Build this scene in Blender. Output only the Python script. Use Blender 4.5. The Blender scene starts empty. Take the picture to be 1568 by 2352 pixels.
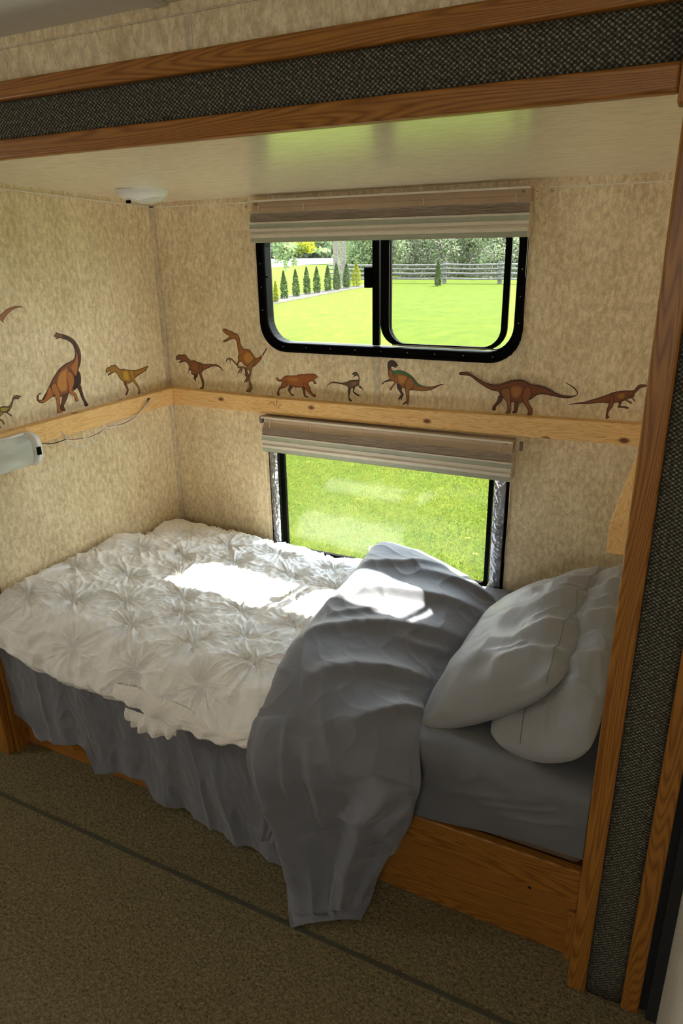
import bpy, bmesh, math, random
import numpy as np
from mathutils import Vector, Matrix
from mathutils.geometry import delaunay_2d_cdt
R = math.radians
random.seed(4)
rng = np.random.RandomState(7)
scene = bpy.context.scene
COL = scene.collection

# ------------------------------------------------------------------ camera
CAM = Vector((1.9399, -2.2855, 1.6361)); YAW, PIT, ROL, FPX = 0.4712, -0.3594, -0.0187, 1628.14
_f = Vector((-math.sin(YAW)*math.cos(PIT), math.cos(YAW)*math.cos(PIT), math.sin(PIT)))
_r = Vector((math.cos(YAW), math.sin(YAW), 0)); _u = _r.cross(_f)
_r, _u = math.cos(ROL)*_r + math.sin(ROL)*_u, -math.sin(ROL)*_r + math.cos(ROL)*_u
cd = bpy.data.cameras.new('camera'); cam = bpy.data.objects.new('camera', cd); COL.objects.link(cam)
cd.sensor_fit = 'VERTICAL'; cd.sensor_height = 36; cd.lens = FPX*36/2352; cd.clip_start = .02; cd.clip_end = 400
cam.matrix_world = Matrix(((_r.x, _u.x, -_f.x, CAM.x), (_r.y, _u.y, -_f.y, CAM.y), (_r.z, _u.z, -_f.z, CAM.z), (0, 0, 0, 1)))
scene.camera = cam
def at(px, py, axis, val):
    """where the sight line through a photo pixel meets the plane axis=val (used to measure the place)"""
    d = _f*FPX + _r*(px-784) - _u*(py-1176)
    return CAM + d*((val-CAM[axis])/d[axis])

# ------------------------------------------------------------------ light
SKY = 5.0; SUN = 20.0; EXPO = 0.88
w = bpy.data.worlds.new('sky'); scene.world = w; w.use_nodes = True
nt = w.node_tree; bg = nt.nodes['Background']
tc = nt.nodes.new('ShaderNodeTexCoord'); sp = nt.nodes.new('ShaderNodeSeparateXYZ'); cr = nt.nodes.new('ShaderNodeValToRGB')
nt.links.new(tc.outputs['Generated'], sp.inputs[0]); nt.links.new(sp.outputs['Z'], cr.inputs[0]); nt.links.new(cr.outputs[0], bg.inputs['Color'])
cr.color_ramp.elements[0].position = 0.0; cr.color_ramp.elements[0].color = (1, .98, .93, 1)
cr.color_ramp.elements[1].position = .6; cr.color_ramp.elements[1].color = (.62, .78, 1, 1)
bg.inputs['Strength'].default_value = SKY
sd = bpy.data.lights.new('sun', 'SUN'); sd.energy = SUN; sd.angle = R(.9); sd.color = (1, .95, .86)
so = bpy.data.objects.new('sun', sd); COL.objects.link(so)
so.rotation_euler = Vector((-.17, -1, -1.77)).to_track_quat('-Z', 'Y').to_euler(); so.location = (1, 5, 9)
def area(name, loc, aim, sx, sy, power, color):
    l = bpy.data.lights.new(name, 'AREA'); l.shape = 'RECTANGLE'; l.size = sx; l.size_y = sy; l.energy = power; l.color = color
    o = bpy.data.objects.new(name, l); COL.objects.link(o); o.location = loc
    o.rotation_euler = (Vector(aim)-Vector(loc)).to_track_quat('-Z', 'Y').to_euler(); return o
# daylight from an unseen left side window, and an added fill behind the camera
area('daylight_left_window', (-2.2, -2.4, 1.4), (.3, -1.9, .7), .38, .38, 6.0, (1, .97, .86))
area('rear_fill_light', (1.74, -4.25, 1.55), (.6, 0, 1.0), .45, .38, 3.2, (1, .96, .86))
scene.view_settings.view_transform = 'Standard'; scene.view_settings.look = 'None'
scene.view_settings.exposure = EXPO; scene.view_settings.gamma = 1
scene.cycles.max_bounces = 12; scene.cycles.diffuse_bounces = 6; scene.cycles.transparent_max_bounces = 16
scene.cycles.sample_clamp_indirect = 6

# ------------------------------------------------------------------ node materials
def mat(name, rough=.6, spec=.5):
    m = bpy.data.materials.new(name); m.use_nodes = True; b = m.node_tree.nodes['Principled BSDF']
    b.inputs['Roughness'].default_value = rough; b.inputs['Specular IOR Level'].default_value = spec
    return m, m.node_tree, b
def N(t, kind, **kw):
    n = t.nodes.new(kind)
    for k, v in kw.items():
        if k in n.inputs: n.inputs[k].default_value = v
        else: setattr(n, k, v)
    return n
def coords(t, scale=(1, 1, 1), rot=(0, 0, 0)):
    c = N(t, 'ShaderNodeTexCoord'); m = N(t, 'ShaderNodeMapping'); m.inputs['Scale'].default_value = scale; m.inputs['Rotation'].default_value = rot
    t.links.new(c.outputs['Object'], m.inputs[0]); return m.outputs[0]
def noise(t, vec, scale, detail=4, rough=.55, dist=0):
    n = N(t, 'ShaderNodeTexNoise', Scale=scale, Detail=detail, Roughness=rough, Distortion=dist); t.links.new(vec, n.inputs['Vector']); return n.outputs['Fac']
def ramp(t, fac, stops):
    r = N(t, 'ShaderNodeValToRGB'); e = r.color_ramp.elements
    while len(e) < len(stops): e.new(.5)
    for el, (p, c) in zip(e, stops): el.position = p; el.color = (*c, 1)
    t.links.new(fac, r.inputs[0]); return r.outputs[0]
def mix(t, a, b, fac, blend='MIX'):
    m = N(t, 'ShaderNodeMix', data_type='RGBA', blend_type=blend)
    for s, v in ((0, fac), (6, a), (7, b)):
        if hasattr(v, 'links'): t.links.new(v, m.inputs[s])
        else: m.inputs[s].default_value = v if s == 0 else (*v, 1)
    return m.outputs[2]
def math_(t, op, a, b=0.0, c=None):
    m = N(t, 'ShaderNodeMath', operation=op)
    for i, v in enumerate((a, b) if c is None else (a, b, c)):
        if hasattr(v, 'links'): t.links.new(v, m.inputs[i])
        else: m.inputs[i].default_value = v
    return m.outputs[0]
def bump(t, b, h, strength=.3, dist=.002):
    n = N(t, 'ShaderNodeBump', Strength=strength, Distance=dist); t.links.new(h, n.inputs['Height']); t.links.new(n.outputs[0], b.inputs['Normal'])
def plain(name, col, rough=.6, spec=.5, metal=0, var=.12, scale=60):
    m, t, b = mat(name, rough, spec); v = coords(t)
    f = noise(t, v, scale, 3)
    c = ramp(t, f, [(.3, tuple(x*(1-var) for x in col)), (.7, tuple(min(1, x*(1+var)) for x in col))])
    t.links.new(c, b.inputs['Base Color']); b.inputs['Metallic'].default_value = metal; return m
def wallpaper(name, light, dark, stretch=(1, 1, .55), rough=.55):
    m, t, b = mat(name, rough, .35); v = coords(t, stretch)
    f1 = noise(t, v, 72, 6, .68, .35); f2 = noise(t, v, 260, 4, .65, .4); f3 = noise(t, v, 9, 3)
    s = math_(t, 'ADD', math_(t, 'MULTIPLY', f1, .55), math_(t, 'ADD', math_(t, 'MULTIPLY', f2, .25), math_(t, 'MULTIPLY', f3, .2)))
    mid = tuple((a+c)/2 for a, c in zip(light, dark))
    c = ramp(t, s, [(.40, dark), (.50, mid), (.59, light)])
    t.links.new(c, b.inputs['Base Color']); bump(t, b, f2, .12, .001); return m
M = {}
M['wall'] = wallpaper('mottled_beige_wallpaper', (.90, .765, .515), (.56, .43, .25))
M['wall_seam'] = wallpaper('beige_seam_tape', (.72, .62, .45), (.48, .38, .25))
def ceiling_mat():
    m, t, b = mat('glossy_streaked_ceiling_vinyl', .21, 1.0); b.inputs['IOR'].default_value = 2.8
    v = coords(t, (.16, 1, 1)); f = noise(t, v, 120, 5, .6, .5); g = noise(t, v, 400, 3)
    t.links.new(ramp(t, f, [(.33, (.74, .65, .47)), (.6, (.88, .80, .62))]), b.inputs['Base Color']); bump(t, b, g, .10, .001)
    return m
M['ceil'] = ceiling_mat()
M['ceil_main'] = plain('white_ceiling_panel', (.72, .71, .66), .6, .3, var=.03)
def oak(name, axis, light=(.41, .172, .030), dark=(.20, .072, .010), k=1.0):
    """axis 0/1/2 = direction the grain runs"""
    m, t, b = mat(name, .42, .4)
    sc = [1, 1, 1]; sc[axis] = .06
    v = coords(t, tuple(sc)); warp = noise(t, v, 7, 3, .5, 0); c0 = N(t, 'ShaderNodeVectorMath', operation='MULTIPLY_ADD')
    t.links.new(v, c0.inputs[0]); c0.inputs[1].default_value = (1, 1, 1)
    sc2 = N(t, 'ShaderNodeVectorMath', operation='SCALE'); t.links.new(N(t, 'ShaderNodeCombineXYZ').outputs[0], sc2.inputs[0])
    cmb = N(t, 'ShaderNodeCombineXYZ'); off = math_(t, 'MULTIPLY', warp, .03)
    for i in range(3): t.links.new(off, cmb.inputs[i])
    t.links.new(cmb.outputs[0], c0.inputs[2])
    rings = noise(t, c0.outputs[0], 16*k, 1, .4, 0)
    wv = math_(t, 'SINE', math_(t, 'MULTIPLY', rings, 210))
    wv = math_(t, 'MULTIPLY_ADD', wv, .5, .5)
    sp_ = [1, 1, 1]; sp_[axis] = .05; pores = noise(t, coords(t, tuple(sp_)), 420, 3, .6)
    s = math_(t, 'ADD', math_(t, 'MULTIPLY', math_(t, 'POWER', wv, .6), .45), math_(t, 'MULTIPLY', pores, .6))
    c = ramp(t, s, [(.25, dark), (.55, tuple((a+d)/2 for a, d in zip(light, dark))), (.85, light)])
    t.links.new(c, b.inputs['Base Color']); bump(t, b, s, .18, .0008); return m
M['oak_x'] = oak('golden_oak_horizontal', 0); M['oak_z'] = oak('golden_oak_vertical', 2)
def pine(name, axis):
    m, t, b = mat(name, .55, .3); sc = [1, 1, 1]; sc[axis] = .08; v = coords(t, tuple(sc)); vu = coords(t)
    ks = [1, 1, 1]; ks[axis] = .55
    vk = coords(t, tuple(ks)); vo = N(t, 'ShaderNodeTexVoronoi', Scale=15.0, Randomness=1.0); t.links.new(vk, vo.inputs['Vector'])
    dist = vo.outputs['Distance']
    knotpull = math_(t, 'DIVIDE', .012, math_(t, 'ADD', dist, .08))
    g = noise(t, v, 60, 2, .5, .6)
    wv = math_(t, 'MULTIPLY_ADD', math_(t, 'SINE', math_(t, 'ADD', math_(t, 'MULTIPLY', g, 60), math_(t, 'MULTIPLY', knotpull, 60))), .5, .5)
    c = ramp(t, wv, [(0, (.86, .56, .24)), (.8, (.78, .47, .17)), (1, (.62, .33, .10))])
    f = noise(t, vu, 10, 2); c = mix(t, c, (.82, .55, .26), math_(t, 'MULTIPLY', f, .5))
    k = ramp(t, dist, [(.085, (1, 1, 1)), (.165, (0, 0, 0))])
    c = mix(t, c, (.17, .06, .02), k)
    sc3 = noise(t, vu, 55, 3, .7, 1.2); s = ramp(t, sc3, [(.70, (0, 0, 0)), (.74, (.8, .8, .8))])
    c = mix(t, c, (.24, .10, .03), s)
    t.links.new(c, b.inputs['Base Color']); bump(t, b, wv, .08, .0006); return m
M['pine_x'] = pine('knotty_pine_lengthwise', 0); M['pine_y'] = pine('knotty_pine_crosswise', 1)
def weave():
    m, t, b = mat('dark_woven_upholstery', .9, .15)
    c = N(t, 'ShaderNodeTexCoord'); s = N(t, 'ShaderNodeSeparateXYZ'); t.links.new(c.outputs['Object'], s.inputs[0])
    kx, kz = 2*math.pi/.0100, 2*math.pi/.0078
    wob = noise(t, c.outputs['Object'], 60, 2)
    a = math_(t, 'SINE', math_(t, 'ADD', math_(t, 'MULTIPLY', s.outputs[0], kx), math_(t, 'MULTIPLY', wob, 3)))
    d = math_(t, 'SINE', math_(t, 'ADD', math_(t, 'MULTIPLY', s.outputs[2], kz), math_(t, 'MULTIPLY', wob, 3)))
    p = math_(t, 'MULTIPLY', a, d); n = noise(t, c.outputs['Object'], 160, 3, .7)
    q = math_(t, 'ADD', math_(t, 'MULTIPLY', p, .26), n)
    col = ramp(t, q, [(.3, (.030, .026, .018)), (.58, (.085, .078, .058)), (.8, (.30, .29, .23))])
    t.links.new(col, b.inputs['Base Color']); bump(t, b, q, .7, .0015); return m
M['weave'] = weave()
def carpet(name, a, d):
    m, t, b = mat(name, .95, .1); v = coords(t)
    f = noise(t, v, 135, 4, .7, .8); vo = N(t, 'ShaderNodeTexVoronoi', Scale=150.0); t.links.new(v, vo.inputs['Vector'])
    h = math_(t, 'ADD', f, math_(t, 'MULTIPLY', vo.outputs['Distance'], -.5)); big = noise(t, v, 5, 3)
    c = ramp(t, f, [(.34, d), (.64, a)]); c = mix(t, c, tuple(x*.75 for x in a), math_(t, 'MULTIPLY', big, .35))
    t.links.new(c, b.inputs['Base Color']); bump(t, b, h, 1.0, .006); return m
M['carpet'] = carpet('brown_loop_carpet', (.36, .295, .155), (.09, .072, .035))
def cloth(name, col, rough=.75, sheen=.15, weave_s=900, bs=.12, wr=.0, cr_=0, crs=20):
    m, t, b = mat(name, rough, .25); v = coords(t); f = noise(t, v, 14, 3); g = noise(t, v, weave_s, 2); h = noise(t, v, 38, 4, .55, 1.0)
    c = ramp(t, f, [(.3, tuple(x*.94 for x in col)), (.7, col)]); t.links.new(c, b.inputs['Base Color'])
    b.inputs['Sheen Weight'].default_value = sheen
    hh = math_(t, 'ADD', math_(t, 'MULTIPLY', g, .1), math_(t, 'MULTIPLY', h, wr))
    if cr_:                                  # crumpled facets with thin straight creases
        wz = noise(t, v, 6, 3); ad = N(t, 'ShaderNodeVectorMath', operation='ADD'); sc = N(t, 'ShaderNodeVectorMath', operation='SCALE'); sc.inputs['Scale'].default_value = .35
        nc = N(t, 'ShaderNodeTexNoise', Scale=5.0, Detail=2.0); t.links.new(v, nc.inputs['Vector']); t.links.new(nc.outputs['Color'], sc.inputs[0]); t.links.new(v, ad.inputs[0]); t.links.new(sc.outputs[0], ad.inputs[1])
        for k_, (sca, am) in enumerate(((crs, 1.0), (crs*2.3, .45))):
            vo = N(t, 'ShaderNodeTexVoronoi', Scale=float(sca)); t.links.new(ad.outputs[0], vo.inputs['Vector'])
            hh = math_(t, 'ADD', hh, math_(t, 'MULTIPLY', vo.outputs['Distance'], cr_*am))
    bump(t, b, hh, bs, .004); return m
M['white_cloth'] = cloth('white_pintucked_cotton', (.94, .92, .89), .8, .1, bs=.2, wr=.2, cr_=.6, crs=40)
M['white_plain'] = cloth('white_cotton_flange', (.90, .86, .80), .8, .1, bs=.15, wr=.5)
M['gray_cloth'] = cloth('slate_grey_sheet', (.182, .184, .212), .5, .25, bs=.35, wr=.4, cr_=1.0, crs=12)
M['gray_pillow'] = cloth('grey_satin_pillowcase', (.265, .26, .265), .42, .3, bs=.2, wr=.3, cr_=.6, crs=9)
M['gray_fit'] = cloth('dark_grey_fitted_sheet', (.15, .15, .162), .6, .2, bs=.2, wr=.4)
M['mesh_brown'] = plain('brown_mesh_ticking', (.17, .12, .085), .9, .1, var=.5, scale=500)
M['black'] = plain('black_aluminium_frame', (.003, .003, .003), .4, .03, var=.2)
M['black_matte'] = plain('matte_black', (.02, .02, .02), .7, .3)
M['foil'] = plain('crinkled_grey_foil_tape', (.42, .43, .46), .28, .5, metal=.9, var=.35, scale=25)
M['cream'] = plain('cream_blind_rail', (.66, .60, .50), .45, .4, var=.03)
M['lawn_tint'] = plain('lawn_tinted_groove', (.36, .38, .29), .45, .4, var=.04)  # green reflection of the lawn put into the groove colour
M['tan'] = plain('tan_blind_channel', (.52, .39, .27), .6, .3, var=.06, scale=20)
M['white_plastic'] = plain('white_lamp_plastic', (.80, .80, .78), .3, .5, var=.02)
M['cord_white'] = plain('white_cord', (.78, .74, .66), .6)
M['wire_brown'] = plain('brown_wire_insulation', (.32, .15, .09), .5)
M['metal'] = plain('dull_zinc_metal', (.25, .24, .21), .45, .5, metal=.7)
M['brass'] = plain('pale_screw_cap', (.6, .52, .38), .4, .5)
M['dark'] = plain('dark_hole', (.012, .01, .008), .9)
def pleat():
    m, t, b = mat('taupe_pleated_fabric', .85, .1); v = coords(t, (.03, 1, 1)); f = noise(t, v, 600, 3, .6)
    t.links.new(ramp(t, f, [(.35, (.42, .35, .29)), (.6, (.85, .76, .67))]), b.inputs['Base Color']); return m
M['pleat'] = pleat()
def glass(name, tint=(1, 1, 1), dirt=.0, screen=0.0):
    m = bpy.data.materials.new(name); m.use_nodes = True; t = m.node_tree
    for n in list(t.nodes): t.nodes.remove(n)
    out = N(t, 'ShaderNodeOutputMaterial'); tr = N(t, 'ShaderNodeBsdfTransparent'); tr.inputs[0].default_value = (*tint, 1)
    gl = N(t, 'ShaderNodeBsdfGlossy'); gl.inputs['Roughness'].default_value = .03
    lw = N(t, 'ShaderNodeLayerWeight', Blend=.5); fr = math_(t, 'MULTIPLY_ADD', math_(t, 'POWER', lw.outputs['Facing'], 5), .8, .015); a = N(t, 'ShaderNodeMixShader'); t.links.new(fr, a.inputs[0]); t.links.new(tr.outputs[0], a.inputs[1]); t.links.new(gl.outputs[0], a.inputs[2])
    last = a.outputs[0]
    if dirt or screen:
        di = N(t, 'ShaderNodeBsdfDiffuse'); di.inputs[0].default_value = (.8, .8, .78, 1) if not screen else (.10, .10, .10, 1)
        b = N(t, 'ShaderNodeMixShader'); v = coords(t)
        if screen: b.inputs[0].default_value = screen
        else:
            f = noise(t, v, 260, 3, .7); z = noise(t, v, 4, 2)
            s = math_(t, 'ADD', .014, math_(t, 'MULTIPLY', math_(t, 'MULTIPLY', math_(t, 'GREATER_THAN', f, .60), z), dirt)); t.links.new(s, b.inputs[0])
        t.links.new(last, b.inputs[1]); t.links.new(di.outputs[0], b.inputs[2]); last = b.outputs[0]
    t.links.new(last, out.inputs[0]); return m
M['glass'] = glass('dusty_window_glass', (.96, .98, .96), .35)
M['glass_clear'] = glass('window_glass', (.96, .98, .96), .12)
M['screen'] = glass('insect_screen', (.97, .97, .97), 0, .10)
def lens():
    m, t, b = mat('clear_ribbed_lens', .15, .5); b.inputs['Base Color'].default_value = (.80, .82, .78, 1)
    bump(t, b, noise(t, coords(t), 200, 2), .2, .001); tr = N(t, 'ShaderNodeBsdfTransparent'); tr.inputs[0].default_value = (.95, .97, .94, 1)
    mx = N(t, 'ShaderNodeMixShader'); mx.inputs[0].default_value = .62; t.links.new(b.outputs[0], mx.inputs[1]); t.links.new(tr.outputs[0], mx.inputs[2]); t.links.new(mx.outputs[0], t.nodes['Material Output'].inputs[0]); return m
M['lens'] = lens()
# outdoors
def grass():
    m, t, b = mat('sunlit_lawn', .9, .05); v = coords(t, (1, 1, 1)); f = noise(t, v, 26, 6, .75, .3); g = noise(t, v, 1.3, 3, .6); k = noise(t, v, 160, 2, .7)
    f4 = noise(t, coords(t, (1, .35, 1)), 2.6, 6, .8, .4)
    s = math_(t, 'ADD', math_(t, 'MULTIPLY', f, .40), math_(t, 'ADD', math_(t, 'MULTIPLY', f4, .45), math_(t, 'MULTIPLY', k, .2)))
    t.links.new(ramp(t, s, [(.42, (.030, .055, .003)), (.52, (.052, .076, .004)), (.66, (.090, .095, .009))]), b.inputs['Base Color']); bump(t, b, f, .5, .03); return m
M['grass'] = grass()
def leafy(name, a, d, sc=3, tl=.45):
    m, t, b = mat(name, .8, .1); v = coords(t); f = noise(t, v, sc, 4, .7)
    c = ramp(t, f, [(.35, d), (.65, a)]); t.links.new(c, b.inputs['Base Color'])
    tr = N(t, 'ShaderNodeBsdfTranslucent'); t.links.new(c, tr.inputs[0]); mx = N(t, 'ShaderNodeMixShader'); mx.inputs[0].default_value = tl
    out = t.nodes['Material Output']; t.links.new(b.outputs[0], mx.inputs[1]); t.links.new(tr.outputs[0], mx.inputs[2]); t.links.new(mx.outputs[0], out.inputs[0]); return m
def blade_mat():
    m, t, b = mat('translucent_grass_blades', .8, .1); v = coords(t); f = noise(t, v, 5, 4, .7)
    c = ramp(t, f, [(.35, (.075, .115, .006)), (.65, (.16, .165, .016))]); t.links.new(c, b.inputs['Base Color'])
    tr = N(t, 'ShaderNodeBsdfTranslucent'); t.links.new(c, tr.inputs[0]); mx = N(t, 'ShaderNodeMixShader'); mx.inputs[0].default_value = .5
    out = t.nodes['Material Output']; t.links.new(b.outputs[0], mx.inputs[1]); t.links.new(tr.outputs[0], mx.inputs[2]); t.links.new(mx.outputs[0], out.inputs[0]); return m
M['blade'] = blade_mat()
M['cedar'] = leafy('cedar_foliage', (.09, .13, .035), (.035, .06, .02), 6)
M['yellow_leaf'] = leafy('yellow_green_foliage', (.26, .25, .012), (.12, .16, .012), 6)
M['hedge'] = leafy('pale_lilac_hedge_foliage', (.40, .36, .28), (.14, .24, .07), 2)
M['tree_leaf'] = leafy('grey_green_foliage', (.28, .33, .15), (.11, .17, .07), 2)
M['dark_leaf'] = leafy('deep_green_foliage', (.24, .30, .17), (.10, .14, .07), 2)
M['bark'] = plain('grey_bark', (.14, .12, .10), .9, .1, var=.4, scale=12)
M['rail'] = plain('weathered_fence_wood', (.12, .115, .105), .9, .1, var=.3, scale=8)
M['road'] = plain('pale_concrete_road', (.22, .22, .22), .9, .1, var=.05, scale=3)
M['mulch'] = plain('grey_brown_mulch', (.055, .048, .042), .95, .1, var=.5, scale=9)
M['dandelion'] = plain('yellow_petals', (.30, .24, .005), .8)

# ------------------------------------------------------------------ object helpers
def raw(name, V, F, m, parent=None, smooth=False, mats=None, fm=None, bevel=0, seg=2, solid=0, origin=None):
    V = np.asarray(V, float)
    if parent is not None: o0 = np.array(parent.get('_w', (0, 0, 0)), float)
    elif origin is not None: o0 = np.array(origin, float)
    else: o0 = np.array([(V[:, 0].min()+V[:, 0].max())/2, (V[:, 1].min()+V[:, 1].max())/2, V[:, 2].min()])
    me = bpy.data.meshes.new(name); me.from_pydata((V-o0).tolist(), [], [list(map(int, f)) for f in F]); me.update()
    o = bpy.data.objects.new(name, me); COL.objects.link(o)
    for mm in (mats or [m]): me.materials.append(mm)
    if fm is not None: me.polygons.foreach_set('material_index', fm)
    if smooth: me.polygons.foreach_set('use_smooth', [True]*len(me.polygons))
    if parent is not None: o.parent = parent; o['_w'] = tuple(o0)
    else: o.location = o0; o['_w'] = tuple(o0)
    if solid:
        s = o.modifiers.new('thickness', 'SOLIDIFY'); s.thickness = solid; s.offset = -1
    if bevel:
        b = o.modifiers.new('edge', 'BEVEL'); b.width = bevel; b.segments = seg; b.limit_method = 'ANGLE'; b.angle_limit = R(40)
        for p in me.polygons: p.use_smooth = True
        try: me.set_sharp_from_angle(angle=R(35))
        except Exception: pass
    return o
class MB:
    def __init__(s): s.V = []; s.F = []
    def add(s, V, F):
        n = len(s.V); s.V += [tuple(v) for v in V]; s.F += [tuple(i+n for i in f) for f in F]; return s
    def box(s, a, b):
        x0, y0, z0 = [min(p, q) for p, q in zip(a, b)]; x1, y1, z1 = [max(p, q) for p, q in zip(a, b)]
        return s.add([(x0, y0, z0), (x1, y0, z0), (x1, y1, z0), (x0, y1, z0), (x0, y0, z1), (x1, y0, z1), (x1, y1, z1), (x0, y1, z1)],
                     [(3, 2, 1, 0), (4, 5, 6, 7), (0, 1, 5, 4), (1, 2, 6, 5), (2, 3, 7, 6), (3, 0, 4, 7)])
    def hexa(s, c):
        return s.add(c, [(3, 2, 1, 0), (4, 5, 6, 7), (0, 1, 5, 4), (1, 2, 6, 5), (2, 3, 7, 6), (3, 0, 4, 7)])
    def tube(s, pts, r, n=8, cap=True):
        pts = [Vector(p) for p in pts]; rr = r if hasattr(r, '__len__') else [r]*len(pts); V = []; F = []
        up = Vector((0, 0, 1)); last = None
        for i, p in enumerate(pts):
            d = (pts[min(i+1, len(pts)-1)]-pts[max(i-1, 0)]).normalized()
            a = last if last is not None else (up if abs(d.z) < .9 else Vector((1, 0, 0)))
            x = (a-d*a.dot(d)).normalized(); y = d.cross(x); last = x
            for k in range(n):
                t = 2*math.pi*k/n; V.append(p+(x*math.cos(t)+y*math.sin(t))*rr[i])
        for i in range(len(pts)-1):
            for k in range(n): F.append((i*n+k, i*n+(k+1) % n, (i+1)*n+(k+1) % n, (i+1)*n+k))
        if cap: F += [tuple(range(n-1, -1, -1)), tuple((len(pts)-1)*n+k for k in range(n))]
        return s.add(V, F)
    def extrude_x(s, prof, x0, x1):
        n = len(prof); V = [(x0, y, z) for y, z in prof]+[(x1, y, z) for y, z in prof]
        F = [(k, (k+1) % n, n+(k+1) % n, n+k) for k in range(n)]+[tuple(range(n-1, -1, -1)), tuple(range(n, 2*n))]
        return s.add(V, F)
    def obj(s, name, m, parent=None, **kw): return raw(name, s.V, s.F, m, parent, **kw)
def thing(name, loc, label=None, cat=None, group=None, kind=None):
    o = bpy.data.objects.new(name, None); COL.objects.link(o); o.location = loc; o['_w'] = tuple(loc); o.empty_display_size = .05
    return tag(o, label, cat, group, kind)
def tag(o, label=None, cat=None, group=None, kind=None):
    if label: o['label'] = label
    if cat: o['category'] = cat
    if group: o['group'] = group
    if kind: o['kind'] = kind
    return o
def struct(o): o['kind'] = 'structure'; return o
def copy_tree(o, delta, parent=None):
    c = o.copy(); COL.objects.link(c)
    if parent is None: c.location = Vector(o.location)+Vector(delta)
    else: c.parent = parent
    for ch in [x for x in bpy.data.objects if x.parent is o]: copy_tree(ch, delta, c)
    return c
def grid_faces(nu, nv):
    i = np.arange((nu-1)*(nv-1)); a = (i//(nv-1))*nv + i % (nv-1)
    return np.stack([a, a+nv, a+nv+1, a+1], 1)
def fast(name, V, F, m, parent=None, smooth=True, solid=0, flip=False):
    V = np.asarray(V, np.float64).reshape(-1, 3); F = np.asarray(F)
    if flip: F = F[:, ::-1]
    o0 = np.array(parent['_w']) if parent is not None else np.array([(V[:, 0].min()+V[:, 0].max())/2, (V[:, 1].min()+V[:, 1].max())/2, V[:, 2].min()])
    me = bpy.data.meshes.new(name); k = F.shape[1]
    me.vertices.add(len(V)); me.vertices.foreach_set('co', (V-o0).ravel()); me.loops.add(F.size); me.loops.foreach_set('vertex_index', F.ravel().astype(np.int32))
    me.polygons.add(len(F)); me.polygons.foreach_set('loop_start', np.arange(0, F.size, k, dtype=np.int32)); me.polygons.foreach_set('loop_total', np.full(len(F), k, np.int32))
    me.update(calc_edges=True); me.validate(); me.materials.append(m)
    me.polygons.foreach_set('use_smooth', [smooth]*len(me.polygons))
    o = bpy.data.objects.new(name, me); COL.objects.link(o)
    if parent is not None: o.parent = parent
    else: o.location = o0
    o['_w'] = tuple(o0)
    if solid:
        s = o.modifiers.new('thickness', 'SOLIDIFY'); s.thickness = solid; s.offset = -1
    return o
def h3(i, j, seed):
    n = (i.astype(np.int64)*374761393 + j.astype(np.int64)*668265263 + seed*1442695041) & 0x7fffffff
    n = ((n ^ (n >> 13))*1274126177) & 0x7fffffff
    return ((n ^ (n >> 16)) & 0xffff)/65535.0
def vn(x, y, seed=0):
    """smooth 2-D gradient noise, about -1..1"""
    xi, yi = np.floor(x), np.floor(y); fx, fy = x-xi, y-yi
    def g(dx, dy):
        a = h3(xi+dx, yi+dy, seed)*2*np.pi; return np.cos(a)*(fx-dx)+np.sin(a)*(fy-dy)
    u, v = fx**3*(fx*(6*fx-15)+10), fy**3*(fy*(6*fy-15)+10)
    return 1.5*((g(0, 0)*(1-u)+g(1, 0)*u)*(1-v)+(g(0, 1)*(1-u)+g(1, 1)*u)*v)
def ridge(x, y, seed=0, p=1.6): return (1-np.abs(vn(x, y, seed)))**p*1.0
def sstep(a, b, x): t = np.clip((x-a)/(b-a), 0, 1); return t*t*(3-2*t)
def spline(xs, ys, q):
    """smooth (Catmull-Rom) interpolation, ys may be vectors"""
    xs = np.asarray(xs, float); ys = np.asarray(ys, float); q = np.clip(q, xs[0], xs[-1])
    i = np.clip(np.searchsorted(xs, q, side='right')-1, 0, len(xs)-2); t = (q-xs[i])/(xs[i+1]-xs[i])
    m = np.zeros_like(ys); m[1:-1] = ((ys[2:]-ys[:-2]).T/(xs[2:]-xs[:-2])).T; m[0] = (ys[1]-ys[0])/(xs[1]-xs[0]); m[-1] = (ys[-1]-ys[-2])/(xs[-1]-xs[-2])
    d = xs[i+1]-xs[i]
    if ys.ndim > 1: t = t[..., None]; d = d[..., None]
    return (2*t**3-3*t**2+1)*ys[i]+(t**3-2*t**2+t)*d*m[i]+(-2*t**3+3*t**2)*ys[i+1]+(t**3-t**2)*d*m[i+1]
def fold_lines(a, b, lines):
    """sum of soft ridges: (points, height, width, sharpness) in metres along the cloth"""
    h = np.zeros_like(a)
    for pts, amp, wd in lines:
        best = np.full_like(a, 9.); wv_ = np.full_like(a, wd); along = np.zeros_like(a); n = len(pts)-1
        for k, ((x0, y0), (x1, y1)) in enumerate(zip(pts, pts[1:])):
            dx, dy = x1-x0, y1-y0; L2 = dx*dx+dy*dy; t_ = np.clip(((a-x0)*dx+(b-y0)*dy)/L2, 0, 1); d = np.hypot(a-x0-t_*dx, b-y0-t_*dy)
            m_ = d < best; best = np.where(m_, d, best); wv_ = np.where(m_, wd*(.6+.4*sstep(-.4, .4, ((a-x0)*dy-(b-y0)*dx)/math.sqrt(L2)/np.maximum(d, 1e-4)*.5)), wv_); along = np.where(m_, (k+t_)/n, along)
        h += amp*np.exp(-(best/wv_)**1.6)*np.sin(np.pi*np.clip(along, 0, 1))**.5
    return h
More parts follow.
